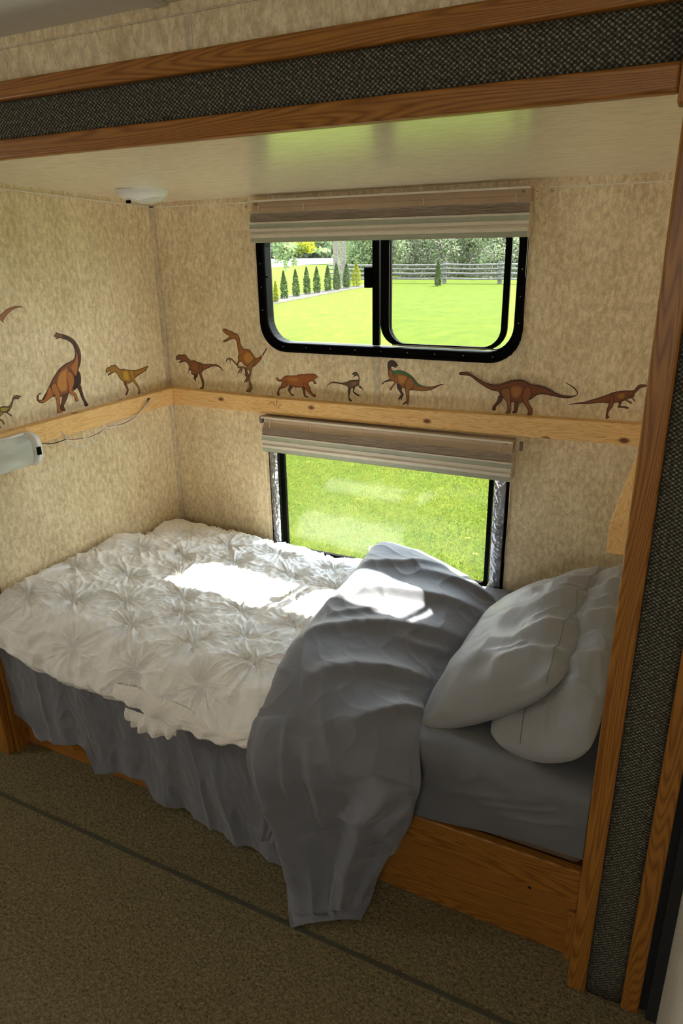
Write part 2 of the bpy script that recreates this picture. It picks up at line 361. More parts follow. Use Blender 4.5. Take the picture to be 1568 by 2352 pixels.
def facets(a, b, spacing, seed):
    """crumple: distance to the nearest of scattered points (straight raised creases between them), 0..1"""
    r_ = np.random.RandomState(seed); a0, a1, b0, b1 = a.min()-spacing, a.max()+spacing, b.min()-spacing, b.max()+spacing
    na, nb = int((a1-a0)/spacing)+2, int((b1-b0)/spacing)+2; jx, jy = r_.rand(na, nb), r_.rand(na, nb)
    ia, ib = ((a-a0)/spacing).astype(int), ((b-b0)/spacing).astype(int); best = np.full(a.shape, 9.)
    for da in (-1, 0, 1):
        for db in (-1, 0, 1):
            p, q = np.clip(ia+da, 0, na-1), np.clip(ib+db, 0, nb-1)
            best = np.minimum(best, np.hypot((a-a0)/spacing-(p+jx[p, q]), (b-b0)/spacing-(q+jy[p, q])))
    return np.sqrt(best**2+.01)
def normals(P):
    n = np.cross(np.gradient(P, axis=0), np.gradient(P, axis=1)); return n/np.maximum(np.linalg.norm(n, axis=2, keepdims=True), 1e-9)
def ceil_z(x, y): return 1.8+.0045*x-.0423*y

# ------------------------------------------------------------------ the room shell
D = .9924; L = 1.8629; MAINZ = 2.075
def panel_with_holes(name, y0, y1, X, Z, holes, m):
    b = MB()
    for i in range(len(X)-1):
        for j in range(len(Z)-1):
            if (i, j) in holes: continue
            b.box((X[i], y0, Z[j]), (X[i+1], y1, Z[j+1]))
    return struct(b.obj(name, m, origin=(0, 0, 0)))
panel_with_holes('wall_back', 0, .05, [-.05, .48, 1.395, L+.05], [-.05, .45, 1.0, 1.30, 1.735, 1.85], {(1, 1), (1, 3)}, M['wall'])
struct(MB().box((-.05, -.935, -.05), (0, 0, 1.86)).obj('wall_left', M['wall'], origin=(0, 0, 0)))
struct(MB().box((L, -D, -.05), (L+.05, 0, 1.86)).obj('wall_right', M['wall'], origin=(0, 0, 0)))
c = MB(); zs = lambda x, y, t=0: (x, y, ceil_z(x, y)+t)
c.hexa([zs(0, -D), zs(L, -D), zs(L, 0), zs(0, 0), zs(0, -D, .03), zs(L, -D, .03), zs(L, 0, .03), zs(0, 0, .03)])
struct(c.obj('ceiling_slide_out', M['ceil'], origin=(0, 0, 0)))
struct(MB().box((-.05, -1.1623, -.06), (L+.2, 0, 0)).obj('floor_slide_out', M['carpet'], origin=(0, 0, 0)))
struct(MB().box((-2.3, -4.3, -.06), (2.5, -1.1623, 0)).obj('floor', M['carpet'], origin=(0, 0, 0)))
struct(MB().box((-2.3, -1.1623, -.06), (-.05, -1.0, 0)).obj('floor_left_strip', M['carpet'], origin=(0, 0, 0)))
struct(MB().box((-2.3, -1.170, 0), (2.055, -1.159, .003)).obj('trim_5', plain('dark_carpet_seam', (.07, .065, .04), .8), origin=(0, 0, 0)))
struct(MB().box((-2.3, -4.3, MAINZ), (2.5, -.95, MAINZ+.04)).obj('ceiling', M['ceil_main'], origin=(0, 0, 0)))
wm = MB().box((-2.3, -D, 1.95), (2.5, -D+.045, MAINZ)).box((-2.3, -D, -.05), (-.1, -D+.045, 1.95)).box((1.99, -D, -.05), (2.5, -D+.045, 1.95))
struct(wm.obj('wall_front', M['wall'], origin=(0, 0, 0)))
def wall_x(name, x0, x1, y0, y1, hole, m):
    b = MB()
    if hole:
        a, bb, c0, c1 = hole; b.box((x0, y0, -.05), (x1, a, 2.1)); b.box((x0, bb, -.05), (x1, y1, 2.1)); b.box((x0, a, -.05), (x1, bb, c0)); b.box((x0, a, c1), (x1, bb, 2.1))
    else: b.box((x0, y0, -.05), (x1, y1, 2.1))
    return struct(b.obj(name, m, origin=(0, 0, 0)))
wall_x('wall_main_left', -2.3, -2.25, -4.3, -D, (-2.6, -2.2, 1.2, 1.6), M['wall'])
M['pale'] = wallpaper('pale_ivory_wallboard', (.80, .77, .70), (.66, .62, .54), (1, 1, .2))
wall_x('wall_main_right', 2.058, 2.10, -4.3, -.993, None, M['pale'])
b = MB().box((-2.3, -4.35, -.05), (-.6, -4.3, 2.1)).box((-.6, -4.35, -.05), (1.0, -4.3, 2.1)).box((1.0, -4.35, -.05), (1.5, -4.3, 2.1)).box((1.98, -4.35, -.05), (2.5, -4.3, 2.1)).box((1.5, -4.35, -.05), (1.98, -4.3, 1.35)).box((1.5, -4.35, 1.75), (1.98, -4.3, 2.1))
struct(b.obj('wall_behind', M['wall'], origin=(0, 0, 0)))
struct(MB().box((2.035, -1.02, 0), (2.0575, -.993, MAINZ)).box((2.0195, -1.0, 0), (2.035, -.993, MAINZ)).obj('trim_6', M['black_matte'], origin=(0, 0, 0)))  # jamb, plus a black strip painted in for the shaded gap beside the post
# vertical batten in the corner, two lengths (above and below the bunk board), and thin strips under the ceilings
struct(MB().box((.0, -.026, 1.118), (.004, -.002, 1.787)).box((.0, -.026, .3), (.004, -.002, 1.043)).obj('trim_7', M['wall_seam'], origin=(0, 0, 0), bevel=.001))
struct(MB().box((.912, -.0012, 1.10), (.938, 0, 1.30)).obj('trim_8', M['wall_seam'], origin=(0, 0, 0)))
strip = plain('white_strip_edge', (.78, .72, .6), .5)
b = MB().box((.012, -.004, 1.782), (.45, 0, 1.7855)).box((1.47, -.004, 1.782), (L, 0, 1.7855)); struct(b.obj('trim_9', strip, origin=(0, 0, 0)))
q = MB(); q.hexa([(0, -D, ceil_z(0, -D)-.0185), (.004, -D, ceil_z(0, -D)-.0185), (.004, 0, 1.782), (0, 0, 1.782), (0, -D, ceil_z(0, -D)-.015), (.004, -D, ceil_z(0, -D)-.015), (.004, 0, 1.7855), (0, 0, 1.7855)])
struct(q.obj('trim_10', strip, origin=(0, 0, 0)))
struct(MB().box((-2.3, -D-.003, 2.052), (2.5, -D, 2.056)).obj('trim_11', M['wall_seam'], origin=(0, 0, 0)))
a1 = at(427, 90, 1, -D).x
struct(MB().box((a1, -D-.0012, 1.99), (a1+.016, -D, 2.05)).obj('trim_12', M['wall_seam'], origin=(0, 0, 0)))
e = at(360, 5, 2, MAINZ)
struct(MB().box((e.x-.02, -4.2, MAINZ-.008), (e.x+.02, -D-.012, MAINZ)).obj('trim_13', M['ceil_main'], origin=(0, 0, 0), bevel=.003))

# fascia round the slide-out opening: oak boards with a woven band between
def fascia(name, boards, fabric):
    t = thing(name, ((boards[0][0]+boards[0][1])/2, -D-.02, boards[0][2])); t['kind'] = 'structure'
    for (x0, x1, z0, z1, mm) in boards: MB().box((x0, -D-.028, z0), (x1, -D-.0, z1)).obj('oak_board', M[mm], t, bevel=.005, seg=3)
    x0, x1, z0, z1 = fabric
    nu, nv = 40, 40; U, V_ = np.meshgrid(np.linspace(0, 1, nu), np.linspace(0, 1, nv), indexing='ij')
    hor = (x1-x0) > (z1-z0); e_ = V_ if hor else U
    yy = -D-.010-.010*(1-(2*e_-1)**6)
    P = np.stack([x0+(x1-x0)*U, yy, z0+(z1-z0)*V_], 2)
    fast('woven_panel', P, grid_faces(nu, nv), M['weave'], t, solid=.006)
    return t
V0, V1, V2, V3 = 1.8356, 1.8751, 1.9501, 1.9874
fascia('trim_1', [(-.30, 1.853, V0, V1, 'oak_x'), (-.30, 1.853, V2, V3, 'oak_x')], (-.30, 1.853, V1-.002, V2+.002))
fascia('trim_2', [(L-.0, 1.9041, .0, 1.83, 'oak_z'), (1.9817, 2.0192, .0, 1.99, 'oak_z')], (1.9021, 1.9837, .0, 1.99))
struct(MB().box((1.853, -D-.034, 1.818), (1.893, -D, MAINZ)).obj('trim_3', M['oak_z'], origin=(0, 0, 0), bevel=.004))
t4 = fascia('trim_4', [(-.083, -.014, .0, V0, 'oak_z'), (-.20, -.163, .0, V0, 'oak_z')], (-.165, -.081, .0, V0))
MB().box((-.052, -D, .0), (.0, -.9355, 1.86)).obj('return_board', M['oak_z'], t4)

# ------------------------------------------------------------------ windows
def rrect(x0, x1, z0, z1, r, n=8):
    pts = []
    for cx, cz, a0 in ((x1-r, z1-r, 0), (x0+r, z1-r, 90), (x0+r, z0+r, 180), (x1-r, z0+r, 270)):
        for k in range(n+1): a = R(a0+90*k/n); pts.append((cx+r*math.cos(a), cz+r*math.sin(a)))
    return pts
def ring(mb, sections):
    """sections: list of (rounded rect points, y) joined one after another into a closed ring profile"""
    n = len(sections[0][0]); V = []; F = []
    for pts, y in sections: V += [(x, y, z) for x, z in pts]
    m_ = len(sections)
    for i in range(m_):
        j = (i+1) % m_
        for k in range(n): F.append((i*n+k, i*n+(k+1) % n, j*n+(k+1) % n, j*n+k))
    mb.add(V, F); return mb
def window(name, x0, x1, z0, z1, r, ix0, ix1, iz0, iz1, ir):
    t = thing(name, ((x0+x1)/2, 0, z0)); t['kind'] = 'structure'
    b = MB(); O = lambda d, y: (rrect(x0+d, x1-d, z0+d, z1-d, max(r-d, .01)), y); I = lambda d, y: (rrect(ix0+d, ix1-d, iz0+d, iz1-d, max(ir-d, .01)), y)
    ring(b, [O(0, -.0005), O(0, -.007), O(.003, -.010), O(.009, -.010), O(.012, -.006), I(-.006, -.006), I(-.002, -.004), I(0, .0), I(0, .038), I(-.006, .052), O(-.0, .052)])
    b.obj('window_frame', M['black'], t, smooth=False); return t
win = window('window_1', .455, 1.424, 1.272, 1.752, .105, .487, 1.394, 1.306, 1.72, .085)
MB().box((.49, .036, 1.308), (.956, .039, 1.715)).obj('glass_pane', M['glass'], win)
b = MB(); ring(b, [(rrect(.932, 1.392, 1.309, 1.717, .07), .034), (rrect(.932, 1.392, 1.309, 1.717, .07), .044), (rrect(.962, 1.389, 1.312, 1.714, .065), .044), (rrect(.962, 1.389, 1.312, 1.714, .065), .034)])
b.obj('fixed_sash', M['black'], win)
MB().box((.96, .040, 1.311), (1.389, .043, 1.715)).obj('glass_pane', M['glass_clear'], win)
MB().box((.900, .016, 1.308), (.925, .034, 1.717)).obj('sash_stile', M['black'], win, bevel=.002)
lt = MB().box((.874, .006, 1.500), (.901, .020, 1.567)).obj('latch', M['black'], win, bevel=.002)
sc_ = thing('x', (0, 0, 0)); bpy.data.objects.remove(sc_)
b = MB(); ring(b, [(rrect(.936, 1.372, 1.311, 1.715, .07), .006), (rrect(.936, 1.372, 1.311, 1.715, .07), .016), (rrect(.966, 1.352, 1.320, 1.700, .06), .016), (rrect(.966, 1.352, 1.320, 1.700, .06), .006)])
sf = b.obj('screen_frame', M['black'], win)
MB().box((.964, .010, 1.318), (1.354, .0115, 1.70)).obj('screen_mesh', M['screen'], sf)
MB().box((.98, .004, 1.3125), (1.34, .008, 1.3165)).obj('gasket_strip', plain('grey_gasket', (.35, .33, .32), .6), win)
def screws(parent, pts, y, r=.0022, m='metal'):
    for x, z in pts:
        b = MB(); b.tube([(x, y, z), (x, y-.0015, z), (x, y-.002, z)], [r, r, r*.5], 8); b.obj('screw', M[m], parent)
screws(win, [(.55+.098*k, 1.292) for k in range(9)]+[(.470, 1.42), (.470, 1.50), (.470, 1.58), (1.410, 1.40), (1.410, 1.48), (1.410, 1.56)], -.006)
MB().add([(.487, .0, 1.532), (.487, .01, 1.532), (.499, .005, 1.535), (.487, .0, 1.541), (.487, .01, 1.541)], [(0, 1, 2), (3, 2, 4), (0, 2, 3), (1, 4, 2)]).obj('catch_clip', M['black'], win)

win2 = window('window_2', .461, 1.416, .425, .995, .03, .492, 1.384, .46, .97, .03)
MB().box((.492, .036, .46), (1.384, .039, .97)).obj('glass_pane', M['glass_clear'], win2)
b = MB(); ring(b, [(rrect(.500, 1.358, .462, .968, .02), .010), (rrect(.500, 1.358, .462, .968, .02), .026), (rrect(.520, 1.342, .478, .958, .015), .026), (rrect(.520, 1.342, .478, .958, .015), .010)])
s2 = b.obj('screen_frame', M['black'], win2); MB().box((.518, .016, .476), (1.344, .0175, .96)).obj('screen_mesh', M['screen'], s2)
def foil(x0, x1, y, xt=0):
    nu, nv = 14, 160; U, V_ = np.meshgrid(np.linspace(0, 1, nu), np.linspace(0, 1, nv), indexing='ij')
    z = .43+.475*V_; k = ridge(U*2+3*x0, z*70+U*3, 3)*.0035+ridge(U*3, z*28, 5)*.003
    X = x0+(x1-x0)*U+vn(z*30, U*0, 4)*.001; P = np.stack([X, y-.002-k-.004*np.sin(np.pi*U), z], 2)
    return fast('foil_tape_strip', P, grid_faces(nu, nv), M['foil'], None, solid=.0012)
tag(foil(.470, .505, -.008), 'crinkled silver foil strip taped down left side of lower window', 'tape', 'foil strips on the lower window')
o = foil(1.368, 1.408, -.008); tag(o, 'crinkled dark silver foil strip taped down right side of lower window', 'tape', 'foil strips on the lower window')
# small printed notice stuck to the lower glass (too small to read): rows of pale print
t = thing('window_sticker', tuple(at(880, 1285, 1, .034)), 'small pale rectangular printed notice stuck low on lower window glass', 'sticker')
c0 = at(848, 1254, 1, .034); c1 = at(907, 1286, 1, .034)
b = MB(); random.seed(3)
for j in range(9):
    z = c0.z-.004-j*(c0.z-c1.z-.006)/8.5; x = c0.x
    while x < c1.x-.004:
        w_ = random.uniform(.002, .009); b.box((x, .0335, z-.0009), (min(x+w_, c1.x), .034, z+.0009)); x += w_+random.uniform(.001, .003)
b.obj('printed_line_rows', plain('pale_print', (.75, .75, .74), .6), t)
b = MB(); ring(b, [(rrect(c0.x-.002, c1.x+.002, c1.z-.002, c0.z+.001, .001, 1), .034), (rrect(c0.x-.002, c1.x+.002, c1.z-.002, c0.z+.001, .001, 1), .0345), (rrect(c0.x-.001, c1.x+.001, c1.z-.001, c0.z, .001, 1), .0345), (rrect(c0.x-.001, c1.x+.001, c1.z-.001, c0.z, .001, 1), .034)])
b.obj('sticker_border', M['cord_white'], t)

# ------------------------------------------------------------------ raised pleated blinds
def blind(x0, x1, z, label, skew=0.0):
    """z = height of the top of the head rail"""
    t = thing('pleated_blind', ((x0+x1)/2, 0, z-.136), label, 'blind', 'raised pleated blinds')
    MB().extrude_x([(-.002, z-.004), (-.002, z), (-.056, z), (-.056, z-.006), (-.0535, z-.006), (-.0535, z-.003)], x0, x1).obj('head_rail', M['cream'], t)
    MB().extrude_x([(-.002, z-.003), (-.0355, z-.004), (-.038, z-.022), (-.036, z-.024), (-.046, z-.041), (-.002, z-.043)], x0+.002, x1-.002).obj('rail_backing', M['tan'], t)
    n = 11; pr = []
    for k in range(n): zz = z-.0405-k*.0027; pr += [(-.053 if k else -.050, zz), (-.0465, zz-.0013)]
    pr += [(-.006, z-.070), (-.006, z-.0405)]
    nu = 120; V = []; F = []; m_ = len(pr)
    for i in range(nu):
        x = x0+(x1-x0)*i/(nu-1)
        for j, (y, zz) in enumerate(pr):
            w1 = float(vn(np.array([x*9.0]), np.array([j*.35]), 8)[0])*.0016*(1-min(1, j/m_)); V.append((x, y, zz+w1))
    for i in range(nu-1):
        for j in range(m_): F.append((i*m_+j, i*m_+(j+1) % m_, (i+1)*m_+(j+1) % m_, (i+1)*m_+j))
    F += [tuple(range(m_)), tuple(range(nu*m_-1, (nu-1)*m_-1, -1))]
    raw('pleat_stack', V, F, M['pleat'], t)
    a = MB().extrude_x([(-.004, z-.070), (-.056, z-.070), (-.057, z-.0755), (-.052, z-.077), (-.052, z-.089), (-.056, z-.0905), (-.057, z-.0995), (-.050, z-.1015), (-.050, z-.107), (-.004, z-.107)], x0-.003, x1+.002).obj('middle_rail', M['cream'], t)
    MB().box((x0-.001, -.0545, z-.0895), (x1, -.0515, z-.0765)).obj('rail_groove', M['lawn_tint'], a)
    a = MB().extrude_x([(-.004, z-.107), (-.053, z-.107), (-.056, z-.110), (-.056, z-.120), (-.051, z-.122), (-.052, z-.1345), (-.054, z-.136), (-.004, z-.136)], x0, x1-.001).obj('bottom_rail', M['cream'], t)
    MB().box((x0+.001, -.054, z-.1345), (x1-.002, -.050, z-.1215)).obj('rail_groove', M['lawn_tint'], a)
    for fx in (.035, .22, .66, .955):
        x = x0+(x1-x0)*fx; MB().tube([(x+.001, -.046, z-.018), (x, -.050, z-.041)], .0009, 6).obj('lift_cord', M['cord_white'], t)
    for fx in (.02, .975):
        x = x0+(x1-x0)*fx; MB().tube([(x, -.037, z-.012), (x, -.0405, z-.012), (x, -.0415, z-.012)], [.004, .004, .002], 12).obj('screw', M['metal'], t)
    return t
BU = blind(.466, 1.430, 1.7865, 'raised cream and taupe pleated blind across top of the upper window')
BLO = blind(.466, 1.428, 1.032, 'raised cream and taupe pleated blind above lower window beneath the pine board')
MB0 = MB().box((.456, -.05, 1.005), (.465, -.02, 1.031)).box((.452, -.045, 1.012), (.458, -.04, 1.027))
tag(MB0.obj('blind_bracket', M['metal'], bevel=.001), 'small metal clip at left end of lower blind rail', 'bracket')
# pull cords beside the upper window
def cord(par, pts, r, tassel=None, extra=()):
    t = MB().tube(pts, r, 6).obj('pull_cord', M['cord_white'], par)
    for e_ in extra: MB().tube(e_, r*.8, 6).obj('cord_tail', M['cord_white'], t)
    if tassel is not None:
        b = MB(); x, y, z = tassel; b.tube([(x, y, z+.008), (x, y, z+.004), (x, y, z-.004), (x, y, z-.007)], [.002, .004, .004, .002], 10)
        b.obj('cord_button', M['lens'], t)
    return t
W = lambda px, py, y=-.006: tuple(at(px, py, 1, y))
cord(BU, [W(579, 560, -.03), W(586, 640), W(597, 740), W(603, 832)], .0009, W(603, 835), [[W(603, 835), W(596, 850), W(594, 865), W(596, 872)]])
cord(BU, [W(1213, 540, -.03), W(1205, 650), W(1196, 760), W(1187, 855)], .0008, W(1186, 858),
     [[W(1216, 540, -.03), W(1208, 650), W(1199, 760), W(1190, 855)], [W(1180, 806), W(1192, 820), W(1199, 838), W(1196, 850), W(1190, 856)], [W(1165, 818), W(1180, 820), W(1192, 828)]])
cord(BLO, [W(607, 1036, -.03), W(612, 1120), W(618, 1200), W(621, 1245)], .0008)
cord(BLO, [W(1173, 1090, -.03), W(1168, 1170), W(1160, 1260), W(1150, 1350)], .0009)
def wall_fix(name, px, py, label, r=.004, m='brass'):
    p = at(px, py, 1, 0); b = MB().tube([(p.x, 0, p.z), (p.x, -.003, p.z), (p.x, -.004, p.z)], [r, r, r*.6], 12)
    o = b.obj(name, M[m], origin=(p.x, 0, p.z)); MB().tube([(p.x, -.0038, p.z), (p.x, -.0048, p.z)], r*.4, 8).obj('screw_slot', M['dark'], o)
    return tag(o, label, 'screw', 'screws in the back wall')
wall_fix('wall_screw', 1268, 438, 'pale screw cap in wall right of the upper blind')
wall_fix('wall_screw', 565, 475, 'pale screw in wall at left end of the upper blind', .0032)
for (px, py, s_) in ((1234, 440, 'upper of two tiny dark screw holes in wall beside upper blind'), (1234, 457, 'lower of two tiny dark screw holes in wall beside upper blind')):
    p = at(px, py, 1, 0); tag(MB().tube([(p.x, 0, p.z), (p.x, -.001, p.z)], .0014, 8).obj('screw_hole', M['dark'], origin=(p.x, 0, p.z)), s_, 'hole', 'screw holes')
p = at(1197, 1025, 1, 0)
t = thing('wall_bracket', (p.x, 0, p.z-.015), 'small tarnished metal bracket on wall right of lower blind', 'bracket')
MB().box((p.x-.0055, -.004, p.z-.016), (p.x+.0055, 0, p.z+.016)).obj('bracket_plate', M['metal'], t, bevel=.0015)
screws(t, [(p.x, p.z+.010), (p.x, p.z-.011)], -.004, .0035)

# ------------------------------------------------------------------ bunk support boards (pine)
BD, ZB, ZL = .038, 1.1075, 1.0440
def bz(x, y): return float(spline([0, .05, .48, 1.0, 1.45, 1.8, 1.87], [.001, 0, -.004, -.002, .006, .013, .014], np.array([x]))[0]) if y > -.04 else .002
def board(x0, x1, y0, y1, along, label, mm, cut=0):
    n = 26 if along == 'x' else 4; V = []; F = []
    for i in range(n+1):
        f = i/n
        if along == 'x': c_ = [(x0+(x1-x0)*f, y0), (x0+(x1-x0)*f, y1)]
        else: c_ = [(x0, y0+(y1-y0)*f), (x1, y0+(y1-y0)*f)]
        dz = bz(c_[0][0], 0) if along == 'x' else .001-.002*c_[0][1]+cut
        (ax, ay), (bx, by) = c_; V += [(ax, ay, ZL+dz*.8), (bx, by, ZL+dz*.8), (bx, by, ZB+dz), (ax, ay, ZB+dz)]
    for i in range(n):
        for k in range(4): F.append((i*4+k, i*4+(k+1) % 4, (i+1)*4+(k+1) % 4, (i+1)*4+k))
    F += [(3, 2, 1, 0), (n*4, n*4+1, n*4+2, n*4+3)]
    o = raw('pine_board', V, F, M[mm], origin=(0, 0, ZL), bevel=.0022, seg=3)
    return tag(o, label, 'board', 'pine boards that carry the bunk')
board(BD+.0006, L-.002, -BD, -.0002, 'x', 'long knotty pine board fixed across back wall between the two windows', 'pine_x')
board(.0002, BD, -.985, -.0005, 'y', 'knotty pine board fixed along left wall above the bed', 'pine_y')
p0 = at(1400, 1198, 2, ZB+.015)
board(p0.x, L-.0005, p0.y, -BD-.001, 'y', 'short pine board with square cut end on right wall above the pillows', 'pine_y', .012)
def staple(pts, label):
    P = [at(a, b_, 1, -BD-.001) for a, b_ in pts]; tag(MB().tube([tuple(q) for q in P], .0008, 6).obj('bent_staple', M['metal']), label, 'staple', 'staples in the back board')
staple([(613, 927), (620, 927.5), (621, 924), (627, 924), (630, 931), (635, 932), (636, 917)], 'bent staple stuck in back pine board above left end of lower blind')
staple([(637, 938), (641, 933), (646, 929)], 'short straight staple stuck in back pine board right of the bent one')

# ------------------------------------------------------------------ lamps
def lamp_ceiling():
    c_ = at(320, 424, 2, ceil_z(.5, -.7)); cx, cy = c_.x+.01, c_.y+.0; z0 = ceil_z(cx, cy)
    t = thing('ceiling_lamp', (cx, cy, z0-.045), 'white oval dome light on slide-out ceiling above the bed corner', 'lamp')
    def dome(rx, ry, zt, zb, n=28, m_=9, p=2.4):
        V = []; F = []
        for i in range(m_):
            f = i/(m_-1); s = (1-f**p)**(1/p) if f < 1 else .0
            s = max(s, .02)
            for k in range(n):
                a = 2*math.pi*k/n; V.append((rx*s*math.cos(a)*math.cos(.9)-ry*s*math.sin(a)*math.sin(.9)+cx, rx*s*math.cos(a)*math.sin(.9)+ry*s*math.sin(a)*math.cos(.9)+cy, zt+(zb-zt)*f))
        for i in range(m_-1):
            for k in range(n): F.append((i*n+k, i*n+(k+1) % n, (i+1)*n+(k+1) % n, (i+1)*n+k))
        F += [tuple(range(n)), tuple(range(m_*n-1, (m_-1)*n-1, -1))]; return V, F
    V, F = dome(.083, .058, z0+.002, z0-.036); raw('lamp_base', V, F, M['white_plastic'], t, smooth=True)
    V, F = dome(.060, .044, z0-.010, z0-.044); V = [(x+.010, y+.008, z) for x, y, z in V]; raw('lamp_lens', V, F, M['lens'], t, smooth=True)
    MB().box((cx-.025, cy-.055, z0-.040), (cx-.012, cy-.045, z0-.031)).obj('rocker_switch', M['black'], t, bevel=.001)
lamp_ceiling()
def lamp_wall():
    # box lamp with clear cylindrical lens, long axis runs along the left wall
    x0 = BD+.004; A = at(97, 1028, 0, x0+.04); yr = A.y; zc = A.z-.001; t = thing('reading_lamp', (x0, yr-.11, zc-.052), 'white box lamp with clear curved lens and black switch on left wall', 'lamp')
    def shell(y0, y1, rx, rz, e=1.0, n=20, k=.32):
        V = []; F = []
        steps = [(y0, .0), (y0+.002, .75), (y0+.012, 1), (y1-.022, 1), (y1-.006, .86), (y1, .55), (y1+.0005, .0)]
        for y, s in steps:
            s = max(s, .02)
            for j in range(n+1):
                a = math.pi*(j/n)-math.pi/2; V.append((x0+rx*s*max(0, math.cos(a))**.6, y, zc+rz*(s**.5)*math.copysign(abs(math.sin(a))**.75, math.sin(a))))
        for i in range(len(steps)-1):
            for j in range(n): F.append((i*(n+1)+j, i*(n+1)+j+1, (i+1)*(n+1)+j+1, (i+1)*(n+1)+j))
            F.append((i*(n+1), (i+1)*(n+1), (i+1)*(n+1)+n, i*(n+1)+n))
        return V, F
    V, F = shell(yr-.042, yr, .056, .054); raw('lamp_end_cap', V, F, M['white_plastic'], t, smooth=True)
    V, F = shell(yr-.22, yr-.185, .056, .054); raw('lamp_end_cap', V, F, M['white_plastic'], t, smooth=True)
    MB().box((x0-.003, yr-.20, zc-.054), (x0+.008, yr-.01, zc+.054)).obj('lamp_base', M['white_plastic'], t, bevel=.004)
    V, F = shell(yr-.192, yr-.028, .051, .050); o_ = raw('lamp_lens', V, F, M['lens'], t, smooth=True)
    MB().box((x0+.053, yr-.034, zc-.014), (x0+.059, yr-.020, zc+.012)).obj('rocker_switch', M['black'], t, bevel=.001)
    MB().tube([(x0+.010, yr-.11, zc-.004), (x0+.020, yr-.11, zc-.004), (x0+.026, yr-.11, zc-.004), (x0+.036, yr-.11, zc-.004), (x0+.040, yr-.11, zc-.004)], [.006, .006, .011, .011, .004], 12).obj('bulb', M['brass'], t, smooth=True)
    return yr, zc, x0
yr, zc, lx = lamp_wall()
Q = lambda px, py, x=BD+.005: tuple(at(px, py, 0, x))
def wire(name, pts, label, m, r=.0022):
    P = [Vector(p) for p in pts]; xs = list(range(len(P))); q = np.linspace(0, len(P)-1, 50)
    S = spline(xs, [tuple(p) for p in P], q)
    return tag(MB().tube([tuple(s) for s in S], r, 8).obj(name, m, smooth=True), label, 'wire', 'lamp wires')
wire('lamp_wire', [Q(342, 918, BD), Q(338, 930, BD+.01), Q(318, 952), Q(285, 972), Q(250, 980), Q(225, 995), Q(200, 1005), Q(160, 1010), Q(150, 1010)], 'brown and white wire running from board hole to cable tie, upper strand', M['wire_brown'], .0016)
wire('lamp_wire', [Q(341, 918, BD), Q(335, 932, BD+.013), Q(312, 958), Q(280, 978), Q(245, 984), Q(222, 1005), Q(200, 1022), Q(172, 1024), Q(152, 1014)], 'white wire looping lowest between board hole and cable tie', M['cord_white'], .0018)
wire('lamp_wire', [Q(343, 918, BD), Q(340, 928, BD+.008), Q(322, 948), Q(290, 966), Q(262, 977), Q(235, 986), Q(205, 1002), Q(170, 1013), Q(152, 1011)], 'white wire running from board hole to cable tie, middle strand', M['cord_white'], .0017)
wire('lamp_wire', [Q(150, 1009), Q(138, 1014), Q(118, 1019), Q(97, 1019)], 'short black and white wire joining reading lamp to cable tie', M['black_matte'], .0016)
p = Q(341, 919, BD); tag(MB().tube([(BD-.001, p[1], p[2]), (BD+.0008, p[1], p[2])], .009, 16).obj('wire_hole', M['dark']), 'round dark hole drilled in left pine board where wires enter', 'hole')
p = Q(149, 1004, BD); tag(MB().tube([(BD-.002, p[1]-.012, p[2]+.022), (BD+.006, p[1]-.004, p[2]+.008), (BD+.008, p[1], p[2]-.006)], [.003, .004, .005], 8).obj('cable_tie', M['lens']), 'clear plastic cable clip holding wires under the left board', 'clip')

# ------------------------------------------------------------------ dinosaur stickers
def mapper(ox, oy, s, axis):
    def f(p):
        q = at(ox+p[0]/s, oy+p[1]/s, axis, 0.0); return ((q.x, q.z) if axis == 1 else (q.y, q.z))
    return f
def poly_dist(P, poly):
    A = np.array(poly); B = np.roll(A, -1, 0); d = np.full(len(P), 1e9)
    for a, b_ in zip(A, B):
        ab = b_-a; t_ = np.clip(((P-a)@ab)/max(ab@ab, 1e-12), 0, 1); d = np.minimum(d, np.hypot(*(P-(a+t_[:, None]*ab)).T))
    return d
def smooth_poly(p):
    p = np.array(p, float); out = []
    n = len(p)
    for i in range(n):
        a, b_, c_, d_ = p[i-1], p[i], p[(i+1) % n], p[(i+2) % n]
        for t_ in (0, .5): out.append(.5*((2*b_)+(-a+c_)*t_+(2*a-5*b_+4*c_-d_)*t_*t_+(-a+3*b_-3*c_+d_)*t_**3))
    return np.array(out)
def sticker_mat():
    m, t, b = mat('printed_vinyl_sticker', .5, .3); a = N(t, 'ShaderNodeVertexColor', layer_name='print'); t.links.new(a.outputs[0], b.inputs['Base Color']); return m
M['sticker'] = sticker_mat()
